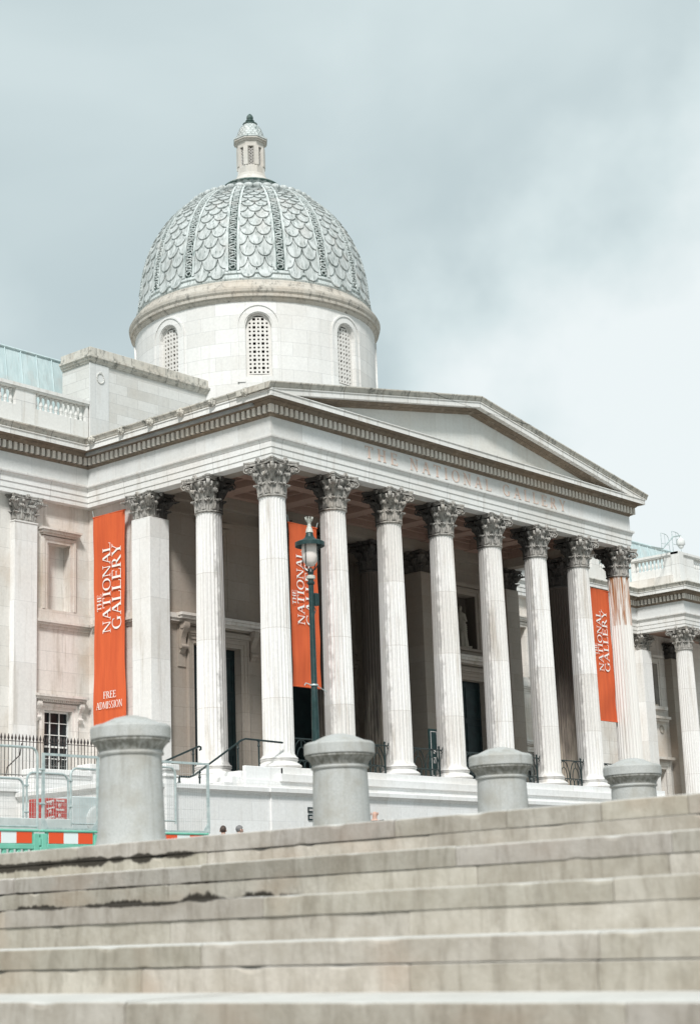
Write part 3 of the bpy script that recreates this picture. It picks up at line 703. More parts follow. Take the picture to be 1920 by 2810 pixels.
def portico_wall(xa, xb, dx0, dx1, bx, niche=None):
    mb = MB(); hs = [(dx0,dx1,0,5.44,.8)]
    if niche: hs.append((*niche,.55,True))
    wall_grid(mb, 'y', YW, xa, xb, 0, 11.9, hs, .8, .9)
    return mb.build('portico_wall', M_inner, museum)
M_niche = stone('niche_shade', (.10,.085,.07), 0, warm=.2, streak=.3, soot=.3)  # near-black colour stands in for the shade inside the niche
pwL = portico_wall(.5, 2*S-.45, 2.05, 4.62, None, (2.55,3.78,6.9,9.9))
pwR = portico_wall(5*S+.45, 7*S-.5, 18.13, 20.72, None, (18.70,20.25,6.9,9.40))
def door_set(pw, x0, x1, y, zt, rec=.32):
    mb = MB(); surround(mb, x0, x1, 0, zt, y)
    mb.box(x0-.55, x1+.55, y-.16, y+.01, zt+.37, zt+.56); mb.box(x0-1.35, x1+1.35, y-.10, y+.01, zt+.66, zt+.74)
    fr_ = mb.build('door_surround', M_inner, pw)
    mb = MB()
    mb.box(x0-1.3, x1+1.3, y-.20, y+.01, zt+.74, zt+.84); mb.box(x0-.95, x1+.95, y-.42, y+.01, zt+.845, zt+.95); mb.box(x0-1.0, x1+1.0, y-.48, y+.01, zt+.955, zt+1.06); mb.box(x0-1.45, x1+1.45, y-.25, y+.005, zt+.85, zt+1.03)
    mb.build('door_cornice', M_wall, pw)
    for xc in (x0-.62, x1+.62):
        mb = MB(); pts = [(0,.75),(.36,.75),(.38,.62),(.34,.50),(.24,.36),(.15,.15),(.13,-.02),(.17,-.15),(.15,-.30),(.07,-.42),(0,-.46)]
        mb.poly([(xc-.13, y-p[0], zt+p[1]-.02) for p in pts], (.26,0,0))
        mb.tube([(xc-.16,y-.24,zt+.58),(xc+.16,y-.24,zt+.58)], .12, 12); mb.tube([(xc-.17,y-.16,zt-.20),(xc+.17,y-.16,zt-.20)], .09, 12)
        mb.poly([(xc-.20, y-.04, zt-.95),(xc+.20,y-.04,zt-.95),(xc+.20,y-.04,zt+.72),(xc-.20,y-.04,zt+.72)], (0,.05,0))
        mb.build('scroll_bracket', M_inner, pw, smooth=35)
    d = MB(); xm = (x0+x1)/2; dy = y+rec
    for sx in (x0, xm+.005):
        ww = xm-x0-.005
        d.box(sx, sx+ww, dy, dy+.08, .02, zt-.02)
        for (za, zb) in ((.35,1.35),(1.6,3.5),(3.75,zt-.3)):
            for (a, b, c, e_) in ((sx+.14,sx+ww-.14,za,za+.06),(sx+.14,sx+ww-.14,zb-.06,zb)): d.box(a, b, dy-.03, dy+.01, c, e_)
            d.box(sx+.14, sx+.20, dy-.031, dy+.01, za, zb); d.box(sx+ww-.20, sx+ww-.14, dy-.031, dy+.01, za, zb)
    d.build('door', M_door, pw)
door_set(pwL, 2.05, 4.62, YW, 5.44); door_set(pwR, 18.13, 20.72, YW, 5.44)
mb = MB(); surround(mb, 2.55, 3.78, 6.9, 9.9, YW, ((0,.14,.05),(.14,.24,.09))); mb.box(2.2,4.1,YW-.2,YW,10.2,10.36); mb.build('window_surround', M_inner, pwL)
mb = MB(); surround(mb, 18.70, 20.25, 6.9, 9.40, YW, ((0,.16,.05),(.16,.30,.10))); mb.box(18.2,20.8,YW-.2,YW,9.75,9.92); mb.box(18.3,20.7,YW-.12,YW,6.78,6.9); mb.build('niche_surround', M_inner, pwR)
mb = MB(); mb.box(18.702,20.248,YW+.54,YW+.545,6.902,9.398); mb.box(20.24,20.247,YW+.01,YW+.539,6.902,9.398); mb.box(18.703,18.71,YW+.01,YW+.539,6.902,9.398); mb.build('niche_shade_lining', M_niche, pwR)  # thin dark sheets added to paint the niche's shade
for a, b, pw in ((.5,2*S-.45,pwL),(5*S+.45,7*S-.5,pwR)):
    mb = MB()
    mb.box(a,b,YW-.06,YW+.01,10.45,10.55); mb.box(a,b,YW-.09,YW+.01,11.30,11.42); mb.box(a+.002,b-.002,YW-.04,YW+.01,6.3,6.36); mb.build('string_course', M_inner, pw)
# recess behind the inner columns
mb = MB(); YB = 10.6
wall_grid(mb, 'y', YB, 2*S-.5, 5*S+.5, 0, 11.9, [(10.6,14.7,0,5.4,.9)], .9, 1.0)
mb.box(2*S-.9,2*S-.5,YW+.91,YB+.9,0,11.9); mb.box(5*S+.5,5*S+.9,YW+.91,YB+.9,0,11.9); mb.box(2*S-.9,5*S+.9,2*SY+.52,YB+.9,11.3,11.9)
mb.box(2*S-.49,5*S+.49,YB-.12,YB-.001,6.25,6.42); mb.box(2*S-.49,5*S+.49,YB-.2,YB-.001,6.425,6.6); mb.box(2*S-.49,5*S+.49,YB-.08,YB-.001,6.9,6.98)
rec = mb.build('vestibule_wall', M_inner, museum)
mb = MB(); mb.box(10.6,14.7,YB+.25,YB+.35,0.02,5.38); mb.box(12.6,12.7,YB+.2,YB+.24,.02,5.3); mb.build('vestibule_door', M_door, rec)
# ---- drum, windows
RD = 5.5
drum = None; mb = MB()
ZS, ZSP, RW, ZTOP = 17.66, 19.98, .56, 21.42
def archz(dx): return ZSP+sqrt(max(0, RW*RW-dx*dx))
rings = []
n_sub = 10; wins = [radians(45*k) for k in range(8)]; hw = RW/RD
angs = []
for k in range(8):
    a = wins[k]
    angs += [(a-hw+2*hw*i/n_sub, True) for i in range(n_sub)]
    b0 = a+hw; b1 = a+radians(45)-hw
    angs += [(b0+(b1-b0)*i/6, False) for i in range(6)]
def cp(r, a, z): return (DC[0]+r*cos(a), DC[1]+r*sin(a), z)
for i, (a, inw) in enumerate(angs):
    b = angs[(i+1) % len(angs)][0]
    if i == len(angs)-1: b += 2*pi
    if not inw: mb.add([cp(RD,a,13.2),cp(RD,b,13.2),cp(RD,b,ZTOP),cp(RD,a,ZTOP)], [(0,1,2,3)])
    else:
        k = min(range(8), key=lambda q: abs((a+.001-wins[q]+pi) % (2*pi)-pi)); w0 = wins[k]
        za, zb = archz((a-w0)*RD), archz((b-w0)*RD if b-w0 < 3 else (b-2*pi-w0)*RD)
        mb.add([cp(RD,a,13.2),cp(RD,b,13.2),cp(RD,b,ZS),cp(RD,a,ZS)], [(0,1,2,3)]); mb.add([cp(RD,a,za),cp(RD,b,zb),cp(RD,b,ZTOP),cp(RD,a,ZTOP)], [(0,1,2,3)])
        mb.add([cp(RD,a,za),cp(RD,b,zb),cp(RD-.3,b,zb),cp(RD-.3,a,za)], [(0,1,2,3)]); mb.add([cp(RD,a,ZS),cp(RD,b,ZS),cp(RD-.3,b,ZS+.0),cp(RD-.3,a,ZS)], [(0,1,2,3)])
for w0 in wins:
    for sg in (-1,1): mb.add([cp(RD,w0+sg*hw,ZS),cp(RD,w0+sg*hw,ZSP),cp(RD-.3,w0+sg*hw,ZSP),cp(RD-.3,w0+sg*hw,ZS)], [(0,1,2,3)])
drum = mb.build('drum', M_drum, museum, smooth=20)
mb = MB(); mb.lathe([(RD-.75,17.2),(RD-.75,21.3)], DC[0], DC[1], 48); mb.build('dark_core', M_void, drum)
def drum_window(w0):
    # surround moulding
    mb = MB(); path = [(-1.0,ZS-.1)]; path = []
    for off, pr in ((.30,.045),):
        pass
    def ringband(o0, o1, pr):
        pts0 = [(-RW-o0, ZS-.25)]+[(-(RW+o0)*cos(t), ZSP+(RW+o0)*sin(t)) for t in [pi*i/16 for i in range(17)]]+[(RW+o0, ZS-.25)]
        pts1 = [(-RW-o1, ZS-.25)]+[(-(RW+o1)*cos(t), ZSP+(RW+o1)*sin(t)) for t in [pi*i/16 for i in range(17)]]+[(RW+o1, ZS-.25)]
        g = []
        for (x0_, z0_), (x1_, z1_) in zip(pts0, pts1):
            g.append([cp(RD-.02, w0+x0_/RD, z0_), cp(RD+pr, w0+x0_/RD, z0_), cp(RD+pr, w0+x1_/RD, z1_), cp(RD-.02, w0+x1_/RD, z1_)])
        mb.grid(g)
    ringband(.03, .30, .035); ringband(.30, .37, .075)
    s_ = mb.build('window', M_drum, drum, smooth=30)
    # pierced lattice: five across; alternate star and round openings
    mb = MB(); cw = .92/5; rows = int((ZSP+RW-ZS-.12)/cw)
    rl = RD-.16
    for j in range(-0, rows+1):
        for i in range(5):
            x = (i-2)*cw; z = ZS+.14+(j+.5)*cw
            if j > 0 and z+cw*.2 > archz(x)-.06: continue
            star = i in (1,3) and j % 2 == 1
            R_ = cw*(.40 if star else .27); n = 12
            def ip(k):
                a = 2*pi*(k+.5)/n; rr = R_*(1+.22*abs(cos(2*(a+pi/4)))**2*0) if not star else R_*(.78+.34*abs(sin(2*a))**1.5)
                return (x+rr*cos(a), z+rr*sin(a))
            def op(k):
                a = 2*pi*(k+.5)/n; q = cw/2/max(abs(cos(a)), abs(sin(a))); return (x+q*cos(a), z+q*sin(a))
            vs = []; 
            for k in range(n):
                vs.append(cp(rl, w0+op(k)[0]/rl, op(k)[1]))
            for k in range(n): vs.append(cp(rl, w0+ip(k)[0]/rl, ip(k)[1]))
            for k in range(n): vs.append(cp(rl-.08, w0+ip(k)[0]/rl, ip(k)[1]))
            fs = [(k,(k+1)%n,(k+1)%n+n,k+n) for k in range(n)]+[(k+n,(k+1)%n+n,(k+1)%n+2*n,k+2*n) for k in range(n)]
            # corners of the square cell
            mb.add(vs, fs)
            for (sx, sz) in ((1,1),(-1,1),(-1,-1),(1,-1)):
                c_ = (x+sx*cw/2, z+sz*cw/2); near = sorted(range(n), key=lambda k: (op(k)[0]-c_[0])**2+(op(k)[1]-c_[1])**2)[:2]
                mb.add([cp(rl,w0+c_[0]/rl,c_[1])]+[cp(rl,w0+op(k)[0]/rl,op(k)[1]) for k in near], [(0,1,2)])
    # solid rim
    g = []
    for t in range(0, 25):
        a = pi*t/24; g.append([cp(rl-.001, w0-(RW+.01)*cos(a)/RD, ZSP+(RW+.01)*sin(a)), cp(rl-.001, w0-.47*cos(a)/RD, ZSP+.47*sin(a)), cp(rl-.08, w0-.47*cos(a)/RD, ZSP+.47*sin(a))])
    g.insert(0, [cp(rl-.001, w0-(RW+.01)/RD, ZS), cp(rl-.001, w0-.455/RD, ZS), cp(rl-.08, w0-.455/RD, ZS)]); g.append([cp(rl-.001, w0+(RW+.01)/RD, ZS), cp(rl-.001, w0+.455/RD, ZS), cp(rl-.08, w0+.455/RD, ZS)])
    mb.grid(g); mb.add([cp(rl-.001,w0-hw,ZS),cp(rl-.001,w0+hw,ZS),cp(rl-.001,w0+hw,ZS+.14),cp(rl-.001,w0-hw,ZS+.14)], [(0,1,2,3)])
    mb.build('lattice', M_lat, s_)
M_lant = stone('lantern_stone', (.56,.55,.52), .5, .4, .85, warm=.3, streak=.4, soot=.1)
M_lat = stone('lattice_stone', (.66,.64,.61), 0, warm=.15, streak=.1)
for w0 in wins: drum_window(w0)
mb = MB(); mb.lathe([(RD-.1,21.05),(RD+.03,21.05),(RD+.05,21.10),(RD+.12,21.16),(RD+.12,21.22),(RD+.21,21.23),(RD+.22,21.34),(RD+.20,21.35),(RD+.27,21.44),(RD+.29,21.56),(RD+.25,21.57),(RD+.24,21.66),(RD+.10,21.74),(RD-.02,21.95),(RD-.03,22.02),(RD-.12,22.08),(RD-.12,22.2)], DC[0], DC[1], 128, cap=False)
mb.build('drum_cornice', stone('drum_cornice_stone', (.50,.47,.42), 0, warm=.4, streak=.5, soot=.42, sootcol=(.08,.08,.075)), drum, smooth=14)
# ---- dome
PROF = [(5.34,22.05),(5.30,22.3)]+[(5.22*(1-q**2.3)**(1/2.3), 22.25+5.95*q) for q in (.1,.25,.4,.52,.63,.72,.79,.85,.90,.94,.965,.985)]+[(1.3,28.24)]
def pdome(z_t):                                        # t = arclength -> (r,z)
    return None
seg = []; acc = 0
def smooth_prof(P_, n=80):
    # Catmull-Rom through the measured points
    o = []
    for i in range(len(P_)-1):
        p0 = P_[max(i-1,0)]; p1 = P_[i]; p2 = P_[i+1]; p3 = P_[min(i+2,len(P_)-1)]
        for k in range(8):
            t = k/8; o.append(tuple(.5*((2*p1[j])+(-p0[j]+p2[j])*t+(2*p0[j]-5*p1[j]+4*p2[j]-p3[j])*t*t+(-p0[j]+3*p1[j]-3*p2[j]+p3[j])*t**3) for j in (0,1)))
    o.append(P_[-1]); return o
SP = smooth_prof(PROF); AL = [0]
for a, b in zip(SP, SP[1:]): AL.append(AL[-1]+sqrt((a[0]-b[0])**2+(a[1]-b[1])**2))
def at(t):
    t = max(0, min(AL[-1]-1e-6, t)); i = max(j for j in range(len(AL)) if AL[j] <= t); i = min(i, len(SP)-2)
    k = (t-AL[i])/(AL[i+1]-AL[i]); r = SP[i][0]+(SP[i+1][0]-SP[i][0])*k; z = SP[i][1]+(SP[i+1][1]-SP[i][1])*k
    dx, dz = SP[i+1][0]-SP[i][0], SP[i+1][1]-SP[i][1]; L = sqrt(dx*dx+dz*dz); return r, z, dz/L, -dx/L    # point and outward normal
def dp(t, a, off):
    r, z, nr_, nz_ = at(t); r += nr_*off; return (DC[0]+r*cos(a), DC[1]+r*sin(a), z+nz_*off)
mb = MB(); mb.grid([[dp(AL[-1]*i/60, 2*pi*k/128, 0) for k in range(128)] for i in range(61)], closed=True)
dome = mb.build('dome', M_shell, museum, smooth=True)
T0 = AL[[i for i, p_ in enumerate(SP) if p_[1] >= 22.5][0]]
# plain copper band below the scales
mb = MB(); mb.grid([[dp(t, 2*pi*k/128, o) for k in range(128)] for t, o in ((0,.02),(.1,.10),(.16,.04),(T0-.15,.03),(T0-.12,.10),(T0,.10),(T0+.03,.02))], closed=True); mb.build('copper_band', M_rib, dome, smooth=30)
mb = MB(); t = T0+.62; row = 0; L = .98; ribhalf = .30
TE = AL[-1]-2.2
def scale(mb, t_top, L, a0, hwid, amin=-9, amax=9):
    nu, nv = 10, 5; g = []; h = []
    for j in range(nv+2):
        r1 = []; r2 = []
        for i in range(nu+1):
            u = -1+2*i/nu; vv = min(j, nv)/nv
            bot = L*(.42+.58*sqrt(max(0,1-u*u*.98)))
            tt = t_top-vv*bot; off = .03+.085*vv+.035*(1-u*u)*vv; 
            if j == nv+1: tt -= .012; off = .01
            a = max(amin, min(amax, a0+u*hwid))
            r1.append(dp(tt, a, off))
        g.append(r1)
    mb.grid(g)
while t < TE+.3:
    for pnl in range(16):
        ac = 2*pi*pnl/16
        r = at(t-L*.5)[0]; rh = (ribhalf*(.55+.45*r/5.3))/r; half = pi/16-rh
        if half <= .01: continue
        wS = half/2
        if row % 2 == 0:
            for sg in (-1,1): scale(mb, t, L, ac+sg*wS, wS*.97)
        else:
            scale(mb, t, L, ac, wS*.97)
            for sg in (-1,1): scale(mb, t, L, ac+sg*2*wS, wS*.97, ac-half, ac+half)
    r = at(t)[0]; stp = max(.27, .54*(1-.062*row)); L = stp*1.9; t += stp; row += 1
mb.build('copper_scales', M_scale, dome, smooth=30)
# ribs with guilloche chain
def rib(a0):
    mb = MB(); g = []; n = 40; TT = AL[-1]-2.0
    cols = [(-1,0),(-1,.13),(-.62,.13),(-.60,.04),(.60,.04),(.62,.13),(1,.13),(1,0)]
    for i in range(n+1):
        t = T0+(TT-T0)*i/n; r = at(t)[0]; hwid = ribhalf*(.55+.45*r/5.3)
        g.append([dp(t, a0+c*hwid/r, o) for c, o in cols])
    mb.grid([q[:4] for q in g]); mb.grid([q[4:] for q in g]); mb.mi = 1; mb.grid([q[3:5] for q in g]); mb.mi = 0
    t = T0+.2; k = 0
    while t < TT-.1:
        r = at(t)[0]; w_ = ribhalf*(.55+.45*r/5.3)*.50; m1_, m2_ = 14, 4; gg = []
        for i in range(m1_):
            a = 2*pi*i/m1_; rg = []
            for j in range(m2_):
                b = 2*pi*j/m2_; q = w_*(.80+.20*cos(b)); rg.append(dp(t+q*sin(a)*.9, a0+q*cos(a)/r, .095+.045*sin(b)))
            gg.append(rg)
        gg.append(gg[0]); mb.grid(gg, closed=True)
        # S-shaped link to the next ring
        pa = [dp(t+w_*.9*q, a0+(w_*1.05*cos(pi*q/1.0)*(1 if k % 2 else -1))/r, .12) for q in (0,.35,.7,1.0,1.3,1.65)]
        mb.tube(pa, .028, 5); t += w_*1.75; k += 1
    return mb.build('dome_rib', [M_rib, M_shell], dome, smooth=30)
for k in range(16): rib(2*pi*(k+.5)/16)
# garland ring near the crown
mb = MB()
for k in range(44):
    a = 2*pi*k/44; st = len(mb.v); mb.ell((0,0,0),(.15,.25,.15),8,6)
    p_ = dp(AL[-1]-1.98, a, .12); mb.xform(Matrix.Translation(p_) @ Matrix.Rotation(a,4,'Z'), st)
mb.build('garland_ring', M_scale, dome, smooth=True)
# leaf collar and lantern
mb = MB(); n = 96
g = []
for r, z, amp in ((1.50,28.12,.0),(1.30,28.22,.03),(1.16,28.36,.06),(1.16,28.52,.07),(1.26,28.66,.04)):
    g.append([(DC[0]+(r+amp*cos(24*2*pi*k/n))*cos(2*pi*k/n), DC[1]+(r+amp*cos(24*2*pi*k/n))*sin(2*pi*k/n), z) for k in range(n)])
mb.grid(g, closed=True); mb.build('leaf_collar', M_rib, dome, smooth=True)
mb = MB(); mb.lathe([(1.22,28.64),(1.36,28.655),(1.36,28.70),(1.22,28.71)], DC[0], DC[1], 48); mb.build('collar_ring', M_shell, dome)
mb = MB(); mb.lathe([(1.30,28.712),(1.30,28.75),(1.18,28.79),(.98,28.86),(.84,29.0),(.74,29.14),(.68,29.32)], DC[0], DC[1], 48)
def octa(mb, R0, z0, R1, z1, off=pi/8):
    g = [[(DC[0]+R/cos(pi/8)*cos(2*pi*k/8+off), DC[1]+R/cos(pi/8)*sin(2*pi*k/8+off), z) for k in range(8)] for R, z in ((R0,z0),(R1,z1))]
    mb.grid(g, closed=True); mb.add(g[0],[tuple(range(8))]); mb.add(g[1],[tuple(range(8))])
octa(mb, .64, 29.2, .62, 29.70)
octa(mb, .60, 30.66, .62, 30.92); octa(mb, .66, 30.93, .70, 31.00); octa(mb, .76, 31.01, .76, 31.08)
for k in range(8):                                    # corner piers of the lantern
    a = 2*pi*k/8+pi/8; R = .62; c, s_ = cos(a), sin(a); st = len(mb.v); mb.box(-.10,.065,-.11,.11,29.7,30.67)
    mb.xform(Matrix.Translation((DC[0]+R*c, DC[1]+R*s_, 0)) @ Matrix.Rotation(a,4,'Z'), st)
lan = mb.build('lantern', M_lant, museum)
for k in range(8):
    a = 2*pi*k/8; c, s_ = cos(a), sin(a); mb = MB(); cw = .075
    for j in range(12):
        for i in (-1,0,1):
            if (i+j) % 2: continue
            n_ = 8; x, z = i*cw, 29.75+j*cw
            o_ = [(x+cw*.62*cos(2*pi*q/n_), z+cw*.62*sin(2*pi*q/n_)) for q in range(n_)]; i_ = [(x+cw*.30*cos(2*pi*q/n_), z+cw*.30*sin(2*pi*q/n_)) for q in range(n_)]
            mb.add([(.52,p_[0],p_[1]) for p_ in o_+i_], [(q,(q+1)%n_,(q+1)%n_+n_,q+n_) for q in range(n_)])
    mb.xform(Matrix.Translation((DC[0],DC[1],0)) @ Matrix.Rotation(a,4,'Z')); mb.build('lantern_lattice', M_lat, lan)
mb = MB(); mb.lathe([(.42,29.5),(.42,30.7)], DC[0], DC[1], 16); mb.build('dark_core', M_void, lan)
mb = MB(); octa(mb, .79, 31.085, .79, 31.16); octa(mb, .74, 31.165, .64, 31.24)
CAPP = [(.64,31.24),(.62,31.4),(.56,31.6),(.46,31.8),(.32,31.95),(.26,31.99)]
def cpt(t, a, off):
    t = max(0,min(.9999,t))*(len(CAPP)-1); i = int(t); k = t-i; r = CAPP[i][0]*(1-k)+CAPP[i+1][0]*k; z = CAPP[i][1]*(1-k)+CAPP[i+1][1]*k; return (DC[0]+(r+off)*cos(a), DC[1]+(r+off)*sin(a), z+off*.3)
mb.grid([[cpt(i/12, 2*pi*k/32, 0) for k in range(32)] for i in range(13)], closed=True)
for j in range(7):
    for k in range(20):
        a0 = 2*pi*(k+(j%2)*.5)/20; tt = .16+j*.13; g = []
        for v in range(4):
            g.append([cpt(tt-(v/3)*.16*(.4+.6*sqrt(max(0,1-u*u))), a0+u*pi/20, .006+.012*v/3) for u in (-1,-.6,0,.6,1)])
        mb.grid(g)
mb.build('lantern_cap', M_rib, lan, smooth=35); mb = MB()
mb.lathe([(.26,31.95),(.33,31.99),(.35,32.03),(.30,32.06),(.16,32.09),(.13,32.13),(.19,32.16),(.21,32.20),(.17,32.24),(.12,32.26),(.15,32.30),(.165,32.36),(.14,32.45),(.09,32.52),(.03,32.57)], DC[0], DC[1], 20)
mb.build('finial', M_shell, lan, smooth=35)

# ---- attic block with wreath, left of the drum
mb = MB(); AXL = -.24
mb.box(AXL,5.9,9.5,11.2,13.5,17.0); att = mb.build('attic_block', M_attic, museum)
mb = MB(); mb.box(AXL-.04,.70,9.46,9.52,13.6,16.98); mb.build('end_pier', M_frieze, att)
mb = MB(); mb.sweep([(AXL,11.2),(AXL,9.5),(6.35,9.5)], [(-.6,17.0),(.05,17.0),(.06,17.06),(.12,17.10),(.13,17.17),(.19,17.2),(.19,17.28),(.10,17.31),(.09,17.62),(.02,17.66),(-.6,17.66)]); mb.build('block_coping', M_sima, att)
mb = MB(); mb.box(5.9,8.0,9.5,11.2,13.5,17.0); mb.build('attic_return', M_attic, att)
mb = MB()
for k in range(26):
    a = 2*pi*k/26; r = .19; st = len(mb.v); mb.ell((0,0,0),(.045,.03,.028),6,5); mb.xform(Matrix.Translation((.26+r*cos(a), 9.45, 16.42+r*1.1*sin(a))) @ Matrix.Rotation(-a-1.2+pi*(k%2)*.4,4,'Y'), st)
mb.ell((.26,9.44,16.66),(.07,.03,.03),8,5); mb.build('wreath', M_attic, att)
# ---- balustrades
bal = MB(); bal.lathe([(.07,0),(.07,.07),(.045,.08),(.055,.11),(.085,.2),(.08,.27),(.05,.38),(.042,.47),(.055,.5),(.045,.53),(.07,.55),(.07,.62)], n=14)
def balustrade(x0, x1, y, zb, runs, name='balustrade', ax='x', pitch=.245):
    mb = MB(); T = .36
    def bx(a, b, c, d_, z0, z1):
        if ax == 'x': mb.box(a, b, c, d_, z0, z1)
        else: mb.box(c, d_, a, b, z0, z1)
    bx(x0, x1, y, y+T, zb, zb+1.0); bx(x0, x1, y-.05, y+T+.05, zb, zb+.35)
    bx(x0, x1, y-.04, y+T+.04, zb+1.66, zb+1.72); bx(x0, x1, y-.08, y+T+.08, zb+1.722, zb+1.86)
    edges = [x0]+[e_ for r in runs for e_ in r]+[x1]
    for a, b in zip(edges[::2], edges[1::2]):
        if b-a > .02: bx(a, b, y+.01, y+T-.01, zb+1.0, zb+1.66)
    o = mb.build(name, M_ent, museum); k = 0
    for a, b in runs:
        n = int(round((b-a)/pitch))
        for i in range(n):
            u = a+(i+.5)*(b-a)/n; loc = (u, y+T/2, zb+1.02) if ax == 'x' else (y+T/2, u, zb+1.02)
            q = bal.build('baluster', M_ent, o, smooth=35, loc=loc) if k == 0 else copy_tree(first, o, loc)
            if k == 0: first = q
            k += 1
    return o
balustrade(-40, AXL-.05, 9.55, 13.5, [(-6.9,-3.9),(-2.93,-.42)])
balustrade(33.2, 44.45, 12.5, 13.5, [(33.4,36.6),(37.4,40.4),(41.2,44.2)])
balustrade(9.15, 12.45, 44.6, 13.6, [(10.15,12.2)], ax='y')
mb = MB(); mb.bbox(44.52,45.06,9.10,9.66,13.55,15.47,.01); mb.build('balustrade_pier', M_ent, museum)
balustrade(44.98, 60, 9.2, 13.6, [(46.4,48.8),(49.6,52)])
# copper roofs
mb = MB(); mb.poly([(-45,11.6,14.2),(-45,12.1,17.78),(-45,15.5,17.9),(-45,15.5,14.2)], (45.75,0,0)); rf = mb.build('copper_roof', M_roof, museum)
for k in range(14):
    x = .7-k*.80; mb = MB(); mb.tube([(x,11.585,14.3),(x,12.08,17.80)], .03, 6); mb.build('roof_seam', M_roof, rf)
mb = MB(); mb.tube([(-45,12.08,17.80),(.78,12.08,17.80)], .05, 6); mb.build('roof_ridge', M_roof, rf)
mb = MB(); mb.poly([(34,14.0,14.2),(34,14.6,17.5),(34,18,17.6),(34,18,14.2)], (22,0,0)); rf2 = mb.build('copper_roof', M_roof, museum)
for k in range(22):
    x = 34.3+k*1.0; mb = MB(); mb.tube([(x,13.985,14.3),(x,14.58,17.5)], .03, 6); mb.build('roof_seam', M_roof, rf2)
mb = MB(); mb.tube([(34,14.6,17.52),(56,14.6,17.52)], .09, 6); mb.build('roof_ridge', M_roof, rf2)
mb = MB(); mb.lathe([(.38,0),(.38,.25),(.30,.42),(.15,.5),(.02,.52)], n=20); mb.build('round_vent', M_grey, rf2, smooth=True, loc=(44.1,14.1,14.9))
# ---- wings
YF = YI+.32
def wing(name, xa, xb, y, holes, z1=12.6, z0=-4.4, m=M_wall):
    mb = MB(); wall_grid(mb, 'y', y, xa, xb, z0, z1, holes, .5, .6); return mb.build(name, m, museum)
# west wing: blank window above, sash window below
wl = wing('west_wing_wall', -60, .0, YF, [(-2.2,-1.08,6.77,9.35,.45,True),(-2.42,-1.08,.30,2.95,.35),(-7.3,-6.1,6.77,9.35,.45,True),(-7.4,-6.1,.30,2.95,.35)])
def wing_bay(w_, xc, y, sash=True):
    mb = MB(); surround(mb, xc-.57, xc+.57, 6.77, 9.35, y, ((0,.13,.06),(.13,.24,.10)))
    mb.box(xc-.85, xc+.85, y-.16, y, 9.62, 9.70); mb.box(xc-.92, xc+.92, y-.24, y, 9.705, 9.80); mb.box(xc-.98, xc+.98, y-.30, y, 9.805, 9.88); mb.build('window_surround', M_wall, w_)
    mb = MB(); surround(mb, xc-.67, xc+.67, .3, 2.95, y, ((0,.13,.05),(.13,.25,.09)))
    mb.box(xc-1.15, xc+1.15, y-.12, y, 3.25, 3.33); mb.box(xc-1.2, xc+1.2, y-.26, y, 3.335, 3.42); mb.box(xc-1.27, xc+1.27, y-.34, y, 3.425, 3.52)
    for k in range(22): mb.box(xc-1.05+k*.096, xc-1.05+k*.096+.05, y-.18, y-.05, 3.26, 3.33)
    mb.build('window_surround', M_inner if False else M_wall, w_)
    for sx in (-1.02, 1.02):
        mb = MB(); pts = [(0,.4),(.26,.4),(.27,.3),(.2,.2),(.1,.05),(.08,-.1),(.12,-.2),(.06,-.3),(0,-.32)]
        mb.poly([(xc+sx-.09, y-p_[0], 2.84+p_[1]) for p_ in pts], (.18,0,0)); mb.tube([(xc+sx-.11,y-.19,3.13),(xc+sx+.11,y-.19,3.13)], .075, 10); mb.tube([(xc+sx-.11,y-.10,2.67),(xc+sx+.11,y-.10,2.67)], .055, 10)
        mb.build('scroll_bracket', M_wall, w_, smooth=35)
    mb = MB(); x0, x1, z0, z1 = xc-.67, xc+.67, .3, 2.95; yy = y+.16
    for a, b, c, d_ in ((x0,x0+.055,z0,z1),(x1-.055,x1,z0,z1),(x0+.056,x1-.056,z0,z0+.06),(x0+.056,x1-.056,z1-.06,z1)): mb.box(a,b,yy,yy+.08,c,d_)
    for k in (1,2): u = x0+(x1-x0)*k/3; mb.box(u-.016,u+.016,yy+.012,yy+.06,z0+.061,z1-.061)
    for k in range(1,6): v = z0+(z1-z0)*k/6; hh = .034 if k == 3 else .014; mb.box(x0+.056,x1-.056,yy+.015+(.0 if k==3 else .004),yy+.055,v-hh,v+hh)
    fr_ = mb.build('sash_window', M_white, w_)
    mb = MB(); mb.box(x0+.01,x1-.01,yy+.085,yy+.1,z0+.01,z1-.01); mb.build('pane', M_glass, fr_)
wing_bay(wl, -1.75+.02, YF); wing_bay(wl, -6.75, YF)
for a, b in ((-60,-4.40),(-2.88,-.02)):
    mb = MB(); mb.box(a,b,YF-.05,YF+.01,6.05,6.16); mb.box(a,b,YF-.14,YF+.01,6.162,6.24); mb.box(a,b,YF-.20,YF+.01,6.243,6.34); mb.box(a,b,YF-.11,YF+.01,6.343,6.52); mb.box(a,b,YF-.08,YF+.01,6.523,6.76)
mb.build('string_course', M_wall, wl)
def pilaster(x0, x1, y, zt=9.97, m=M_anta, z0=-1):
    mb = MB(); mb.bbox(x0, x1, y-.26, y+.02, z0, zt-.08, .01); mb.box(x0-.02, x1+.02, y-.285, y+.02, zt-.078, zt-.03)
    if x1-x0 > 1.2: mb.box(x0-.28, x0-.002, y-.12, y+.02, z0, zt-.1)
    o = mb.build('pilaster', m, museum); c = capsq_mb.build('capital', M_cap, o, smooth=40, loc=((x0+x1)/2, y-.0, zt)); c.scale = ((x1-x0)*.94, .52, .768)
pilaster(-4.02, -2.94, YF); pilaster(-9.3,-8.2, YF)
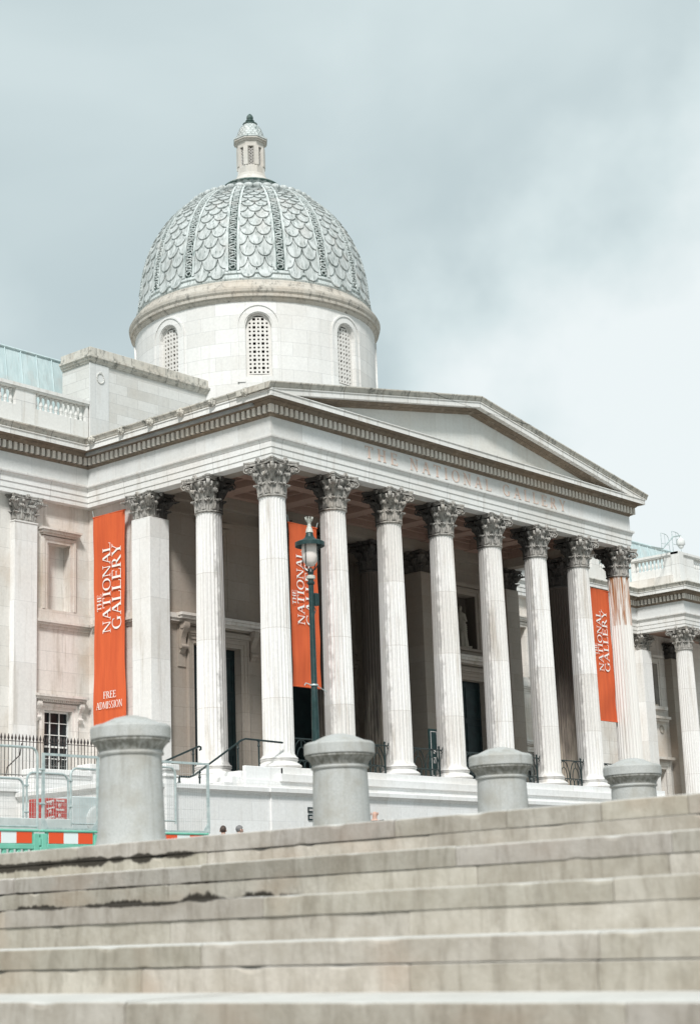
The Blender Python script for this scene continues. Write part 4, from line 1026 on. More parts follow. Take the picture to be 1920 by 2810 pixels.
# side return between anta and wing (west face)
mb = MB(); wall_grid(mb, 'x', -.18, 2*SY+.45, YF, -1, 10.95, [], .1, .5); rw = mb.build('side_return_wall', M_wall, museum)
mb = MB()
for z0_, z1_, o_ in ((6.05,6.16,.05),(6.162,6.24,.14),(6.243,6.34,.20),(6.343,6.52,.11)): mb.box(-.18-o_, -.17, 2*SY+.47, YF-.3, z0_, z1_)
mb.build('string_course', M_wall, rw)
mb = MB(); wall_grid(mb, 'x', 7*S-.32, 2*SY+.45, YF, -1, 10.95, [], .1, .5); mb.build('side_return_wall', M_wall, museum)
# east wing
we = wing('east_wing_wall', XR-.3, 32.3, YF, [(28.0,29.1,6.77,9.35,.45,True),(27.9,29.24,.30,2.95,.35)]); wing_bay(we, 28.57, YF)
mb = MB()
for z0_, z1_, o_ in ((6.05,6.16,.05),(6.162,6.24,.14),(6.243,6.34,.20),(6.343,6.52,.11)): mb.box(XR-.2, 32.28, YF-o_, YF+.01, z0_, z1_)
mb.build('string_course', M_wall, we)
mb = MB(); mb.box(31.8,32.3,YF+.61,12.8,-4.4,12.6); mb.build('east_wing_return', M_wall, museum)
we2 = wing('far_wing_wall', 32.32, 44.6, 12.52, [(37.6,38.94,.30,2.95,.35),(37.7,38.8,6.77,9.35,.45,True)]); wing_bay(we2, 38.27, 12.52)
# east pavilion: corner column, anta and recessed wall with statue niche
pc = copy_tree(c0, museum, (44.92,9.5,0), pi/2); copy_tree(c0, museum, (44.92+S,9.5,0))
pier(45.0, 12.55, .52, .5, M_anta, M_cap)
pw3 = wing('pavilion_wall', 45.5, 60, 13.3, [(46.85,48.1,6.95,9.6,.6,True),(46.8,48.3,.3,3.2,.4)], 11.9, -1)
mb = MB(); surround(mb, 46.85, 48.1, 6.95, 9.6, 13.3, ((0,.16,.06),(.16,.28,.1))); mb.box(46.4,48.6,13.05,13.3,9.95,10.1); mb.box(46.5,48.6,13.0,13.3,6.75,6.95); mb.box(46.4,48.8,12.95,13.3,6.2,6.35); mb.box(46.5,48.7,13.05,13.3,6.05,6.19)
mb.box(46.3,48.9,12.95,13.3,3.75,3.9); surround(mb, 46.8, 48.3, .3, 3.2, 13.3); mb.build('niche_surround', M_wall, pw3)
mb = MB()
for xc in (47.25,48.15):
    for k in range(18):
        a = 2*pi*k/18; mb.ell((xc+.2*cos(a), 13.27, 5.6+.22*sin(a)), (.05,.035,.05), 6, 5)
mb.build('wreath', M_statue, pw3)
pier(49.6, 13.2, .5, .4, M_inner, M_capd)
mb = MB(); mb.box(44.45,60,9.05,13.9,11.35,12.4); mb.box(44.43,60,9.03,10.0,10.934,11.34); mb.box(44.43,45.45,10.01,13.2,10.934,11.34); mb.build('pavilion_ceiling', M_ceil, museum)
# mass of the building behind
mb = MB(); mb.box(-59,.5,YF+.61,30,-4.4,14.15); mb.box(.5,23.2,11.6,30,-4.4,13.2); mb.box(32.3,70,13.95,30,-4.4,14.15); mb.box(23.2,31.8,YF+.61,30,-4.4,13.4)
mb.box(44.4,60,9.6,13.9,12.45,14.1)
mb.build('rear_mass', M_wall, museum)
# ---- podium
mb = MB(); PX0, PX1 = -2.15, 24.9
PODP = [(-8.6,10.0),(-8.6,-1.55),(PX0,-1.55),(PX0,-1.62),(PX1,-1.62),(PX1,9)]
mb.sweep(PODP, [(-.45,-4.4),(0,-4.4),(0,-1.04),(.03,-1.02),(.05,-.97),(.09,-.94),(.14,-.93),(.14,-.80),(.10,-.785),(.02,-.77),(-.45,-.77)])
mb.box(-8.5,24.8,-1.5,YF,-4.4,-1.3)
mb.box(-2.9,24.5,-1.2,YF,-1.3,-.52); pod = mb.build('podium', M_pod, museum)
mb = MB()
for i, (o_, z_) in enumerate(((.42,-.26),(.14,0.0))):
    mb.bbox(-.86-o_*1.0, 7*S+.86+o_, -.86-o_*1.0, YF-.01-i*.01, z_-.262, z_, .012)
mb.bbox(-2.7,-.9,-1.0,-.86,-.5,-.03,.015); mb.build('stylobate', M_pod, pod)
mb = MB()
for i in range(6): mb.bbox(-2.45-.36*(i+1), -2.42-.36*i if i else -1.4, -.84, 5.9, -1.35, -.0-.19*(i+1), .01)
mb.build('side_steps', M_pod, pod)
mb = MB(); mb.bbox(-6.95,-6.5,-1.75,-1.35,-4.3,-.42,.015); mb.bbox(-7.02,-6.43,-1.82,-1.28,-.42,-.24,.02); mb.bbox(-7.0,-6.45,-1.8,-1.3,-.62,-.56,.01); mb.build('gate_pier', M_pod, pod)
mb = MB()                                             # stepped flank wall and area wall to the west
for (a, b, zt) in ((-8.2,-5.9,-.02),(-5.9,-3.2,.22)):
    mb.bbox(a, b, 3.0, 3.5, -4.3, zt-.18, .01); mb.bbox(a-.06, b+.03, 2.92, 3.58, zt-.18, zt, .02); mb.box(a-.02,b+.01,2.97,3.53,zt-.27,zt-.19)
mb.build('flank_wall', M_pod, pod)
mb = MB(); mb.bbox(-40,-8.2,3.3,3.8,-4.3,-.78,.01); mb.bbox(-40,-8.15,3.2,3.9,-.77,-.48,.02); mb.bbox(-8.22,-3.5,6.8,7.2,-4.3,.12,.02); mb.bbox(-40,-8.0,6.8,7.2,-4.3,.12,.02); mb.build('area_wall', M_pod, pod)
# iron panel railings between the front columns
def iron_panel(i):
    x0, x1 = i*S+.72, (i+1)*S-.80; L = x1-x0; mb = MB()
    for z in (.05,.40): mb.tube([(0,0,z),(L,0,z)], .02, 6)
    mb.tube([(-.12,0,1.15),(L+.12,0,1.15)], .028, 6)
    nr_ = max(4, int(L/.28))
    for k in range(nr_):
        c_ = (k+.5)*L/nr_; mb.tube([(c_+.13*cos(2*pi*q/14), 0, .225+.165*sin(2*pi*q/14)) for q in range(15)], .018, 5, False)
    nh = 2
    for k in range(nh):
        c_ = (k+.5)*L/nh; rr = L/nh/2-.03
        mb.tube([(c_+rr*cos(pi*q/16), 0, .42+.70*sin(pi*q/16)) for q in range(17)], .02, 6)
        mb.tube([(c_+rr*.58*cos(pi*q/14), 0, .42+.44*sin(pi*q/14)) for q in range(15)], .018, 6); mb.tube([(c_,0,.84),(c_,0,1.15)], .018, 6)
    P_ = mb.build('iron_panel_railing', M_iron)
    for x in (0, L):
        sg = 1 if x else -1
        m2_ = MB(); m2_.tube([(x,0,0),(x,0,1.24)], .032, 8); m2_.tube([(x,0,1.17),(x+sg*.1,0,1.13),(x+sg*.2,0,1.16),(x+sg*.24,0,1.26)], .022, 6); m2_.tube([(x+sg*.12,0,1.13),(x+sg*.18,0,1.06),(x+sg*.12,0,1.02)], .018, 6); m2_.ell((x,0,1.26),(.045,.045,.045),8,6)
        m2_.build('post', M_iron, P_)
    P_.location = (x0, 0, 0); return P_
NTH = ['first','second','third','fourth','fifth','sixth','seventh']
for i in range(7):
    tag(iron_panel(i), 'green iron hoop railing in the %s gap from the left between front columns' % NTH[i], 'railing', 'iron panel railings between the portico columns')
def handrail(name, pts, y, posts, label):
    mb = MB(); mb.tube([(x,y,z) for x, z in pts], .035, 8); r = mb.build(name, M_iron, smooth=True)
    for x, zb, zt in posts:
        m2_ = MB(); m2_.tube([(x,y,zb),(x,y,zt)], .03, 8); m2_.lathe([(.06,zb),(.07,zb+.04),(.035,zb+.12),(.03,zb+.2)], x, y, 10); m2_.lathe([(.035,zt-.22),(.055,zt-.18),(.035,zt-.14),(.035,zt-.05),(.065,zt-.02),(.03,zt)], x, y, 10); m2_.build('post', M_iron, r, smooth=True)
    return tag(r, label, 'handrail', 'iron handrails on the side steps')
handrail('handrail', [(-5.9,-.46),(-4.85,-.46),(-4.65,-.40),(-2.45,.84),(-2.25,.90),(-.45,.87)], -.6, [(-5.3,-1.3,-.46),(-4.4,-1.3,-.27),(-2.62,-.5,.75),(-1.62,-.27,.88)], 'black iron handrail rising to the corner column')
handrail('handrail', [(-4.6,.0),(-4.2,.02),(-1.85,.88),(-1.66,.94),(-1.58,.92),(-1.58,.84),(-1.64,.82)], 2.2, [(-3.6,-1.1,.24),(-1.95,-.2,.84)], 'short black iron handrail with a curled end, behind the longer one')

# ------------------------------------------------------------------ statues
def figure(name, h, m, label, loc, rz=0, arm=1, spear=False):
    mb = MB(); n = 40; k = h/1.9
    secs = [(0,.30,.26),(.10,.30,.25),(.45,.25,.20),(.75,.22,.18),(.95,.235,.185),(1.08,.20,.15),(1.22,.20,.14),(1.38,.235,.15),(1.50,.225,.13),(1.56,.13,.09),(1.60,.065,.065),(1.66,.062,.065)]
    g = []
    for z, rx, ry in secs:
        fold = .035*max(0,(1.1-z)) if z < 1.1 else .006
        lean = .05*sin(z*1.7)
        g.append([((rx+fold*sin(9*2*pi*q/n+z*1.2))*cos(2*pi*q/n)*k+lean*k, (ry+fold*sin(9*2*pi*q/n+z*1.2))*sin(2*pi*q/n)*k, z*k) for q in range(n)])
    mb.grid(g, closed=True); mb.add(g[0],[tuple(range(n))])
    hx = .05*sin(1.7*1.7)*k
    mb.ell((hx,-.01*k,1.76*k),(.085*k,.105*k,.13*k),16,12); mb.ell((hx,-.115*k,1.75*k),(.018*k,.03*k,.03*k),6,5); mb.ell((hx,.05*k,1.80*k),(.10*k,.09*k,.11*k),12,8)
    for sg in (-1,1):
        sh = Vector((sg*.21*k,0,1.46*k))
        if sg == arm: P_ = [sh, sh+Vector((sg*.07*k,-.03*k,-.28*k)), sh+Vector((-sg*.05*k,-.20*k,-.30*k)), sh+Vector((-sg*.12*k,-.22*k,-.16*k))]
        elif spear: P_ = [sh, sh+Vector((sg*.12*k,-.05*k,-.16*k)), sh+Vector((sg*.10*k,-.12*k,.16*k)), sh+Vector((sg*.09*k,-.13*k,.24*k))]
        else: P_ = [sh, sh+Vector((sg*.08*k,.02*k,-.30*k)), sh+Vector((sg*.07*k,-.08*k,-.55*k)), sh+Vector((sg*.06*k,-.10*k,-.66*k))]
        mb.tube(P_, [.062*k,.05*k,.038*k,.035*k], 10); mb.ell(tuple(P_[-1]), (.04*k,.035*k,.05*k), 8, 6)
        if spear and sg != arm: mb.tube([P_[-1]+Vector((0,0,-1.3*k)), P_[-1]+Vector((0,0,.55*k))], .015*k, 6)
    # swag of drapery across the hips
    for j in range(5):
        mb.tube([(-.24*k,-.12*k,(1.12-.05*j)*k),(0,(-.25)*k,(.96-.07*j)*k),(.25*k,-.10*k,(1.0-.09*j)*k)], .03*k, 6)
    mb.box(-.38*k,.38*k,-.3*k,.3*k,-.09,0)
    o = mb.build(name, m, smooth=50, loc=loc); o.rotation_euler = (0,0,rz); return tag(o, label, 'statue')
figure('statue', 1.95, M_statue, 'draped stone statue in the shadowed niche above the right portico door', (19.45,YW+.28,7.0), -.5)
figure('statue', 1.95, M_statue, 'pale stone statue holding a spear in the niche of the far right pavilion', (47.3,13.45,7.05), -.5, spear=True)

# ------------------------------------------------------------------ banners
def banner(name, label, O, U, W, H, Nn, words, group='orange gallery banners'):
    O, U, Nn = Vector(O), Vector(U), Vector(Nn); root = thing(name, label, 'banner', tuple(O), 0, group)
    mb = MB(); nx, nz_ = 8, 40; g = []; h = []
    for j in range(nz_+1):
        r1 = []; r2 = []
        for i in range(nx+1):
            u = i/nx; v = j/nz_; wv = .022*sin(v*9+u*2.5)*(.4+v*.6)+.012*sin(v*23+u*4); narrow = .02*sin(pi*v)
            p_ = U*(W*(narrow+u*(1-2*narrow)))+Vector((0,0,-H*v))+Nn*wv; r1.append(p_+Nn*.004); r2.append(p_-Nn*.004)
        g.append(r1); h.append(r2)
    mb.sheet(g, h); mb.build('fabric', M_orange, root, smooth=60)
    mb = MB(); mb.tube([tuple(U*(-.03)),tuple(U*(W+.03))], .028, 8); mb.build('pole', M_orange, root); mb = MB(); mb.tube([tuple(U*(-.0)+Vector((0,0,-H))),tuple(U*W+Vector((0,0,-H)))], .024, 8)
    mb.build('pole', M_orange, root)
    for txt, hh, org, ud, vd, wd in words: letters(txt, hh, Vector(org)+Nn*.036, ud, vd, Nn, .003, 0, wd, 'letter', M_letter, root)
    mb = MB(); mb.tube([tuple(U*.02+Vector((0,0,0))),tuple(U*(-.05)+Vector((0,0,.28)))], .012, 5); mb.tube([tuple(U*(W-.02)),tuple(U*(W+.08)+Vector((0,0,.22)))], .012, 5); mb.tube([tuple(U*(W-.02)+Vector((0,0,-H))),tuple(U*(W+.34)+Vector((0,0,-H-.06)))], .012, 5); mb.build('tie_wire', M_steel, root)
    return root
# west banner: in plane x=-.5, reads up the cloth. U runs towards the viewer (-y)
Z = (0,0,1)
def vwords(U, W, lines): 
    U = Vector(U); return [(t, hh, tuple(U*ub+Vector((0,0,zb))), Z, tuple(-U), wd) for t, hh, ub, zb, wd in lines]
b1w = vwords((0,-1,0), 1.8, [('THE',.24,.49,-3.74,.66),('NATIONAL',.44,1.01,-4.64,3.52),('GALLERY',.50,1.60,-4.56,3.34)])
b1w += [('FREE',.26,(0,-.58,-7.10),(0,-1,0),Z,.72),('ADMISSION',.26,(0,-.18,-7.48),(0,-1,0),Z,1.46)]
banner('banner', 'long orange banner with FREE ADMISSION, hung in the inner corner left of the portico', (-.52,9.0,10.46), (0,-1,0), 1.8, 8.15, (-1,0,0), b1w)
def sw_(): return vwords((1,0,0), 1.5, [('THE',.18,.245,-3.00,.54),('NATIONAL',.36,.69,-3.70,2.72),('GALLERY',.40,1.18,-3.70,2.80)])
banner('banner', 'orange banner behind the street lamp, between the first two front columns', (1.08,.25,8.96), (1,0,0), 1.52, 5.92, (0,-1,0), sw_())
banner('banner', 'orange banner between the last two front columns at the right end', (20.72,.25,8.96), (1,0,0), 1.55, 5.88, (0,-1,0), sw_())

# ------------------------------------------------------------------ bollards
bo = MB(); bo.lathe([(.38,0),(.375,.02),(.362,.06),(.352,.12),(.326,.88),(.325,.925),(.345,.935),(.35,.95),(.335,.965),(.34,.975)], n=56)
bow = MB(); bow.lathe([(.335,.974),(.345,1.0),(.365,1.035),(.395,1.065),(.412,1.072),(.412,1.097),(.40,1.10)], n=56)
boc = MB(); boc.lathe([(.40,1.098),(.422,1.10),(.425,1.108),(.425,1.215),(.415,1.235),(.39,1.248),(.30,1.268),(.292,1.275),(.18,1.325),(.08,1.35),(.0,1.357)], n=56)
for k, (x, y, lb) in enumerate([(-31.27,-27.08,'largest granite bollard at the left, covering the foot of the long orange banner'),(-27.94,-27.09,'granite bollard in front of the street lamp, second from the left'),(-24.75,-27.15,'third granite bollard from the left, below the pediment apex'),(-21.54,-27.2,'smallest granite bollard at the right, mostly hidden by the steps')]):
    b_ = thing('stone_bollard', lb, 'bollard', (x,y,-4.368), .7*k, 'domed granite bollards along the terrace edge')
    bo.build('shaft', M_granite, b_, smooth=16); bow.build('neck_moulding', M_granw, b_, smooth=16); boc.build('cap', M_granite, b_, smooth=16)
# ------------------------------------------------------------------ lamp post
lp = thing('street_lamp', 'tall green street lamp post with glass globe and crowned cap', 'street lamp', (-15.30,-15.41,TOPZ))
H0 = 4.366
mb = MB(); mb.lathe([(.16,0),(.16,.5),(.12,.6),(.10,1.4),(.085,1.5),(.085,3.4),(.075,4.0),(.078,4.02),(.07,4.06),(.058,6.6)], n=16)
mb.lathe([(.058,6.55),(.085,6.58),(.085,6.62),(.06,6.66),(.06,6.72)], n=16); mb.build('pole', M_lamp, lp, smooth=30)
mb = MB(); mb.lathe([(.075,6.68),(.10,6.70),(.10,6.76),(.06,6.78)], n=16); mb.build('collar', M_lampw, lp, smooth=30)
mb = MB(); mb.lathe([(.05,6.75),(.075,6.85),(.05,6.92),(.03,6.95)], n=12)
for a in (0.2, 0.2+pi/2, 0.2+pi, .2+3*pi/2):
    c_, s_ = cos(a), sin(a); mb.tube([(.03*c_,.03*s_,6.86),(.12*c_,.12*s_,6.90),(.20*c_,.20*s_,7.0),(.20*c_,.20*s_,7.5)], .013, 6)
mb.build('cradle', M_iron, lp)
mb = MB(); mb.lathe([(.02,6.98),(.09,7.0),(.15,7.08),(.185,7.2),(.19,7.42),(.18,7.5)], n=20); mb.build('glass_bowl', M_lens, lp, smooth=True)
mb = MB(); mb.lathe([(.02,7.50),(.29,7.50),(.325,7.44),(.335,7.44),(.335,7.53),(.31,7.545),(.25,7.57),(.16,7.60),(.10,7.66),(.085,7.72),(.07,7.76),(.02,7.78)], n=28); mb.build('canopy', M_lamp, lp, smooth=20)
mb = MB(); mb.lathe([(.09,7.755),(.07,7.84),(.045,7.9),(.05,7.92),(.035,7.95),(.05,8.0),(.085,8.05),(.06,8.06)], n=14)
for k in range(8):
    a = 2*pi*k/8; mb.tube([(.06*cos(a),.06*sin(a),8.03),(.09*cos(a),.09*sin(a),8.12)], .014, 5)
mb.build('crown_finial', M_lampw, lp, smooth=30)
mb = MB(); mb.bbox(.07,.20,-.06,.06,6.1,6.38,.01); mb.tube([(.06,0,6.1),(.13,0,6.0),(.06,0,5.85)], .012, 5); mb.tube([(.0,0,6.15),(.1,0,6.15)], .02, 6); mb.build('control_box', M_lamp, lp)
mb = MB(); mb.lathe([(.085,4.28),(.095,4.3),(.085,4.32)], n=14); mb.tube([(-.09,0,4.3),(-.22,.05,4.34),(-.26,.05,4.28)], .012, 5); mb.tube([(.09,0,4.3),(.3,0,4.22),(.42,0,4.18)], .01, 5); mb.build('bracket_band', M_steel, lp)

# ------------------------------------------------------------------ barriers
def barrier():
    L = 1.37; root = thing('plastic_barrier', '', 'barrier'); Hh = .94
    mb = MB()
    mb.bbox(.02,L-.02,-.05,.05,Hh-.04,Hh,.012); mb.bbox(.02,.14,-.045,.045,.1,Hh-.07,.01); mb.bbox(L-.14,L-.02,-.045,.045,.1,Hh-.07,.01)
    mb.bbox(.14,L-.14,-.045,.045,.60,.69,.01)
    mb.box(.13,L-.13,-.018,.018,.685,Hh-.035)
    n = 7
    for k in range(n+1):
        x = .14+(L-.28)*k/n; mb.bbox(x-.048,x+.048,-.032,.032,.12,.61,.02)
    mb.bbox(.04,L-.04,-.04,.04,.06,.14,.012); mb.bbox(.10,.34,-.28,.28,0,.06,.015); mb.bbox(L-.34,L-.10,-.28,.28,0,.06,.015)
    mb.bbox(L-.03,L+.02,-.05,.05,.66,.80,.01); mb.bbox(-.03,.03,-.055,.055,.50,.64,.01)
    mb.build('frame', M_green, root)
    mb = MB(); a, b = .18, L-.18; w_ = (b-a)/4
    mb.box(a,b,-.030,-.020,.70,.895); mb.build('reflective_panel', M_wh, root)
    for k in (0, 2): 
        m2_ = MB(); x = a+k*w_+( .0 if k == 0 else w_*.0); 
    mb = MB(); t3 = (b-a)/3
    for k in (0,2): mb = MB(); mb.box(a+k*t3, a+(k+1)*t3, -.034, -.0305, .702, .893); mb.build('red_stripe', M_red, root)
    return root
def fence_panel(L=1.3, H=1.36, round_=False):
    root = thing('mesh_fence_panel', '', 'fence'); mb = MB(); R = .022
    if round_:
        rr = .16; P_ = [(0,0,0),(0,0,H-rr)]+[(rr-rr*cos(pi/2*k/6),0,H-rr+rr*sin(pi/2*k/6)) for k in range(1,7)]+[(L-rr+rr*sin(pi/2*k/6),0,H-rr+rr*cos(pi/2*k/6)) for k in range(0,7)]+[(L,0,0)]
        mb.tube(P_, R, 8); mb.tube([(0,0,.06),(L,0,.06)], R*.8, 8)
    else:
        mb.box(-.022,.022,-.022,.022,0,H); mb.box(L-.022,L+.022,-.022,.022,0,H); mb.box(.0221,L-.0221,-.02,.02,H-.045,H-.002); mb.box(.0221,L-.0221,-.02,.02,.02,.05)
        for sx, sg in ((.022,1),(L-.022,-1)): mb.poly([(sx,-.006,.05),(sx+sg*.12,-.006,.05),(sx,-.006,.2)], (0,.012,0))
    mb.build('frame', M_steel, root, smooth=30)
    mb = MB(); nv = int(L/.06)
    for k in range(1, nv): mb.tube([(L*k/nv,0,.04),(L*k/nv,0,H-.03)], .0025, 3, False)
    for z in [H*q/6 for q in range(1,6)]: mb.tube([(0,0.004,z),(L,0.004,z)], .003, 3, False)
    w_ = mb.build('wire_mesh', M_wire, root)
    for z in (H*.34, H*.78):
        m2_ = MB(); m2_.bbox(-.075,.035,-.03,.03,z-.018,z+.018,.008); m2_.build('clamp', M_steel, root)
    return root
b0 = barrier(); YB_ = -16.5; zb = TOPZ+0.005
lbs = ['green plastic barrier cut off by the left edge of the photo','green plastic barrier with a red white red panel, directly left of the large bollard','green plastic barrier hidden behind the large bollard','green plastic barrier just right of the large bollard']
for k in range(4):
    o = b0 if k == 0 else copy_tree(b0); o.location = (-25.25+1.385*k, YB_, zb); tag(o, lbs[k], 'barrier', 'green plastic barriers in a row')
f0 = fence_panel(1.27, 1.36)
for k, (x, lb) in enumerate([(-23.79,'square topped steel mesh panel left of the large bollard'),(-22.42,'square topped steel mesh panel hidden behind the large bollard'),(-20.98,'square topped steel mesh panel right of the large bollard')]):
    o = f0 if k == 0 else copy_tree(f0); o.location = (x, YB_, zb+.93); tag(o, lb, 'fence panel', 'steel mesh panels above the green barriers')
f1 = fence_panel(1.3, 1.44, True); f1.location = (-25.22, YB_, zb+.93); tag(f1, 'tallest round cornered steel mesh panel at the far left', 'fence panel', 'steel mesh panels above the green barriers')
f2 = fence_panel(1.03, 1.15, True)
for k, (x, y, z, rz, lb) in enumerate([(-23.26,-14.0,-3.42,0,'round cornered steel mesh panel at the left edge, behind the green barrier'),(-22.15,-14.0,-3.29,0,'round cornered steel mesh panel above the red wrapped pack'),(-21.05,-14.0,-3.16,.05,'round cornered steel mesh panel just left of the large bollard'),(-19.7,-14.6,-3.1,.1,'round cornered steel mesh panel behind the square one right of the bollard')]):
    o = f2 if k == 0 else copy_tree(f2); o.location = (x,y,z); o.rotation_euler = (0,0,rz); tag(o, lb, 'fence panel', 'round cornered steel mesh panels of the second row')
# supports for the raised second row: grey board barriers and cabinet
mb = MB(); mb.bbox(-26.5,-21.29,-14.3,-14.18,TOPZ,-3.04,.01); mb.box(-26.5,-21.30,-14.305,-14.301,-3.28,-3.26); tag(mb.build('site_board', M_board), 'low pale grey hoarding board behind the green barriers', 'hoarding')
mb = MB(); mb.bbox(-20.08,-18.6,-12.9,-12.1,TOPZ,-2.45,.02); cab = mb.build('utility_cabinet', M_grey)
mb = MB(); mb.lathe([(.30,0),(.30,.02),(.26,.03)], n=28); mb.xform(Matrix.Translation((-19.40,-12.9,-2.93)) @ Matrix.Rotation(pi/2,4,'X')); mb.build('round_plate', M_board, cab); tag(cab, 'pale grey cabinet with a round plate, left of the large bollard', 'cabinet')
mb = MB(); mb.bbox(-21.23,-20.63,-13.4,-12.92,TOPZ,-2.56,.015); pk = mb.build('wrapped_pack', M_wrap)
def print_text(txt, size, O, U, V, m, parent, flip=False):
    cu = bpy.data.curves.new('t', 'FONT'); cu.body = txt; cu.size = size; cu.extrude = .001; cu.offset = .002
    o = bpy.data.objects.new('t', cu); COL.objects.link(o); dg = bpy.context.evaluated_depsgraph_get(); me = bpy.data.meshes.new_from_object(o.evaluated_get(dg)); bpy.data.objects.remove(o)
    me.materials.clear(); me.materials.append(m); U = Vector(U); V = Vector(V); Nn = U.cross(V); Mx = Matrix((U,V,Nn)).transposed().to_4x4(); Mx.translation = O; me.transform(Mx)
    q = bpy.data.objects.new('printed_word', me); COL.objects.link(q); q.parent = parent; return q
yy = -13.404
for (z, x) in ((-2.62,-20.925),(-2.80,-20.93),(-2.985,-20.93)): print_text('Marshalls', .058, (x,yy,z), (1,0,0), (0,0,1), M_wtxt, pk)
for (z, x) in ((-2.585,-20.975),(-2.72,-20.965),(-2.90,-20.965)): print_text('Marshalls', .054, (x,yy,z), (-.97,0,-.22), (.22,0,-.97), M_wtxt, pk)
mb = MB()
for (x, z) in ((-20.83,-2.70),(-20.83,-2.90),(-21.06,-2.655),(-21.06,-2.83)):
    mb.tube([(x+.03*cos(2*pi*q/12),yy,z+.03*sin(2*pi*q/12)) for q in range(11)], .006, 4); mb.tube([(x+.012*cos(2*pi*q/8),yy,z+.012*sin(2*pi*q/8)) for q in range(9)], .004, 4)
mb.build('round_mark', M_wtxt, pk); tag(pk, 'red wrapped pack printed with white words, behind the mesh panels', 'wrapped pack')
# spear fence on the area wall of the west wing
mb = MB(); x = -14.0; zb_ = .12
for z in (1.36,.2): mb.tube([(-14,7.0,z),(-2.0,7.0,z)], .014, 5)
while x < -2.0:
    mb.tube([(x,7,zb_),(x,7,1.38)], .014, 5); mb.lathe([(.012,1.38),(.03,1.42),(.045,1.47),(.02,1.56),(.003,1.62)], x, 7.0, 6); x += .155
sf = mb.build('spear_railing', M_spear)
for xx in (-5.5,-3.6,-8.0): 
    m2_ = MB(); m2_.tube([(xx,7.02,1.3),(xx-.02,7.1,.9),(xx-.25,7.5,.5),(xx-.28,7.6,-.2)], .022, 6); m2_.build('stay', M_spear, sf)
tag(sf, 'black iron spear topped railing in front of the lower sash window', 'railing')
# notice board inside the portico, wall plates
mb = MB(); mb.bbox(10.28,10.78,1.45,1.55,.0,2.2,.02); nb = mb.build('notice_board', M_lamp)
mb = MB(); mb.box(10.33,10.73,1.444,1.449,.35,.37); mb.box(10.33,10.73,1.444,1.449,2.08,2.10); mb.box(10.33,10.35,1.4441,1.449,.372,2.078); mb.box(10.71,10.73,1.4441,1.449,.372,2.078)
for k in range(5): mb.box(10.45,10.62,1.444,1.449,.85+k*.05,.875+k*.05)
mb.ell((10.53,1.44,1.3),(.08,.01,.09),12,6); mb.build('sign_lines', M_wtxt, nb); tag(nb, 'tall dark green notice board standing between the third and fourth front columns', 'notice board')
for z0_, lb in ((-1.55,'small dark wall plate, the upper one beside the second bollard'),(-1.80,'small dark wall plate, the lower one beside the second bollard')):
    mb = MB(); mb.bbox(-.42,-.12,-1.66,-1.625,z0_,z0_+.18,.005); pl_ = mb.build('wall_plate', M_door); mb = MB(); mb.box(-.38,-.16,-1.664,-1.661,z0_+.06,z0_+.08); mb.box(-.38,-.20,-1.664,-1.661,z0_+.10,z0_+.12); mb.build('plate_lines', M_wtxt, pl_); tag(pl_, lb, 'wall plate')
# roof hoops, CCTV arm on the east pavilion
def hoop(x, y, z, w_, h, lb):
    mb = MB(); mb.tube([(x,y,z),(x,y,z+h)]+[(x+w_*.5,y,z+h)]+[(x+w_*.8,y,z+h-.04),(x+w_,y,z+h-.2),(x+w_+.1,y,z)], .022, 6); mb.tube([(x,y,z+h*.5),(x+w_+.03,y,z+h*.5)], .016, 6); mb.tube([(x+w_*.5,y,z+h*.5),(x+w_*.5,y,z+h)], .016, 6)
    return tag(mb.build('guard_rail', M_steel), lb, 'guard rail', 'guard rails on the far roof')
hoop(44.2,10.0,15.4,.85,1.25,'pale guard rail hoop on the far roof, left of the camera dome'); hoop(45.5,10.0,15.4,.9,1.55,'pale guard rail hoop on the far roof, right of the camera arm')
mb = MB(); mb.tube([(42.3,9.6,15.48),(43.6,9.6,15.55),(44.9,9.6,16.45),(45.8,9.6,16.66)], .045, 8); arm = mb.build('camera_arm', M_steel)
mb = MB(); mb.lathe([(.05,16.65),(.05,16.5),(.22,16.42),(.26,16.25),(.26,16.1),(.2,16.02)][::-1], 45.75, 9.6, 20); mb.ell((45.75,9.6,16.0),(.17,.17,.17),14,8); mb.build('camera_housing', M_white, arm, smooth=True); tag(arm, 'pale security camera arm with a domed housing on the far roof', 'security camera')

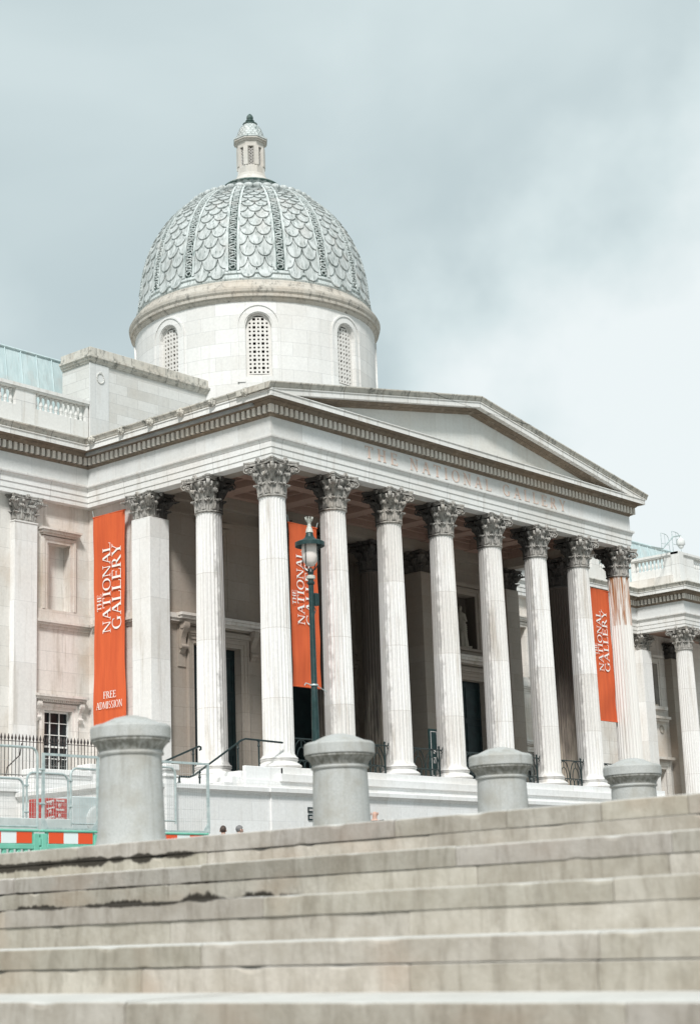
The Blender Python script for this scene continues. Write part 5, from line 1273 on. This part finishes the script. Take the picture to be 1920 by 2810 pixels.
# ------------------------------------------------------------------ people
def skin_obj(name, verts, edges, radii, m, parent, sub=2):
    me = bpy.data.meshes.new(name); me.from_pydata(verts, edges, []); me.materials.append(m); o = bpy.data.objects.new(name, me); COL.objects.link(o); o.parent = parent
    o.modifiers.new('skin','SKIN'); me.skin_vertices[0].data[0].use_root = True
    for i, r in enumerate(radii): me.skin_vertices[0].data[i].radius = r if isinstance(r, tuple) else (r, r)
    s_ = o.modifiers.new('sub','SUBSURF'); s_.levels = sub; s_.render_levels = sub
    for m_ in o.modifiers:
        if m_.type == 'SKIN': m_.use_smooth_shade = True
    return o
def person(x, y, h, rz, hair, cloth, trou, lb):
    root = thing('person', lb, 'person', (x,y,TOPZ+.004), rz); k = h/1.75
    V = [(0,0,.95),(0,0,1.15),(0,.01,1.35),(0,.0,1.47),(0,-.01,1.55),(0,-.02,1.62),(0,-.02,1.69),
         (.18,0,1.43),(.23,.02,1.15),(.22,-.06,.92),(.22,-.09,.84),(-.18,0,1.43),(-.23,.02,1.15),(-.22,-.06,.92),(-.22,-.09,.84),
         (.10,0,.90),(.11,-.01,.50),(.11,.02,.10),(.12,-.10,.04),(-.10,0,.90),(-.11,-.01,.50),(-.11,.02,.10),(-.12,-.10,.04),(0,-.135,1.60)]
    E_ = [(0,1),(1,2),(2,3),(3,4),(4,5),(5,6),(2,7),(7,8),(8,9),(9,10),(2,11),(11,12),(12,13),(13,14),(0,15),(15,16),(16,17),(17,18),(0,19),(19,20),(20,21),(21,22),(5,23)]
    Rr = [(.14,.10),(.13,.095),(.16,.11),.06,.06,(.085,.10),(.075,.09),.07,.048,.035,.03,.07,.048,.035,.03,.09,.06,.042,.04,.09,.06,.042,.04,.016]
    skin_obj('body', [(a*k,b*k,c*k) for a,b,c in V], E_, [tuple(q*k for q in r) if isinstance(r,tuple) else r*k for r in Rr], M_skin, root)
    skin_obj('coat', [(a*k,b*k,c*k) for a,b,c in [V[0],V[1],V[2],(0,0,1.44),V[7],V[8],V[9],V[11],V[12],V[13]]], [(0,1),(1,2),(2,3),(2,4),(4,5),(5,6),(2,7),(7,8),(8,9)], [(.17*k,.13*k),(.16*k,.12*k),(.19*k,.13*k),(.085*k,.085*k)]+[.085*k,.062*k,.048*k]*2, cloth, root)
    skin_obj('trousers', [(a*k,b*k,c*k) for a,b,c in [V[0],V[15],V[16],V[17],V[19],V[20],V[21]]], [(0,1),(1,2),(2,3),(0,4),(4,5),(5,6)], [.15*k]+[.105*k,.075*k,.06*k]*2, trou, root)
    mb = MB()
    for sg in (-1,1): mb.ell((sg*.083*k,-.01*k,1.63*k),(.014*k,.024*k,.035*k),8,6); mb.ell((sg*.03*k,-.108*k,1.65*k),(.014*k,.008*k,.008*k),8,5)
    mb.ell((0,-.112*k,1.572*k),(.028*k,.008*k,.008*k),8,5); mb.build('facial_features', M_skin, root, smooth=True)
    if hair:
        mb = MB(); rnd = random.Random(int(x*10)); g = []
        for i in range(10):
            a = -.75+(pi/2+.75)*i/9; row = []
            for q in range(22):
                ph = 2*pi*q/22; front = max(0, -sin(ph)); low = 1.0 if a > .25 else (1-front)
                zz = a if low > .5 else .25
                jt = 1+.09*(rnd.random()-.3)
                row.append((.083*jt*cos(zz)*cos(ph)*k, (.103*jt*cos(zz)*sin(ph)-.012)*k, (1.665+.10*jt*sin(zz))*k))
            g.append(row)
        mb.grid(g, closed=True); mb.add(g[-1],[tuple(range(22))]); mb.build('hair', hair, root, smooth=True)
person(-12.0,-9.2,1.68,2.2,M_hair1,M_cloth1,M_cloth2,'person with tousled dark brown hair, the left one of the two heads above the steps')
person(-11.68,-9.45,1.68,1.3,M_hair2,M_cloth2,M_cloth3,'person with short grey hair, the right one of the two heads above the steps')
person(-12.2,-14.4,1.75,2.0,None,M_cloth3,M_cloth2,'bald person in a dark jacket, just right of the second bollard')
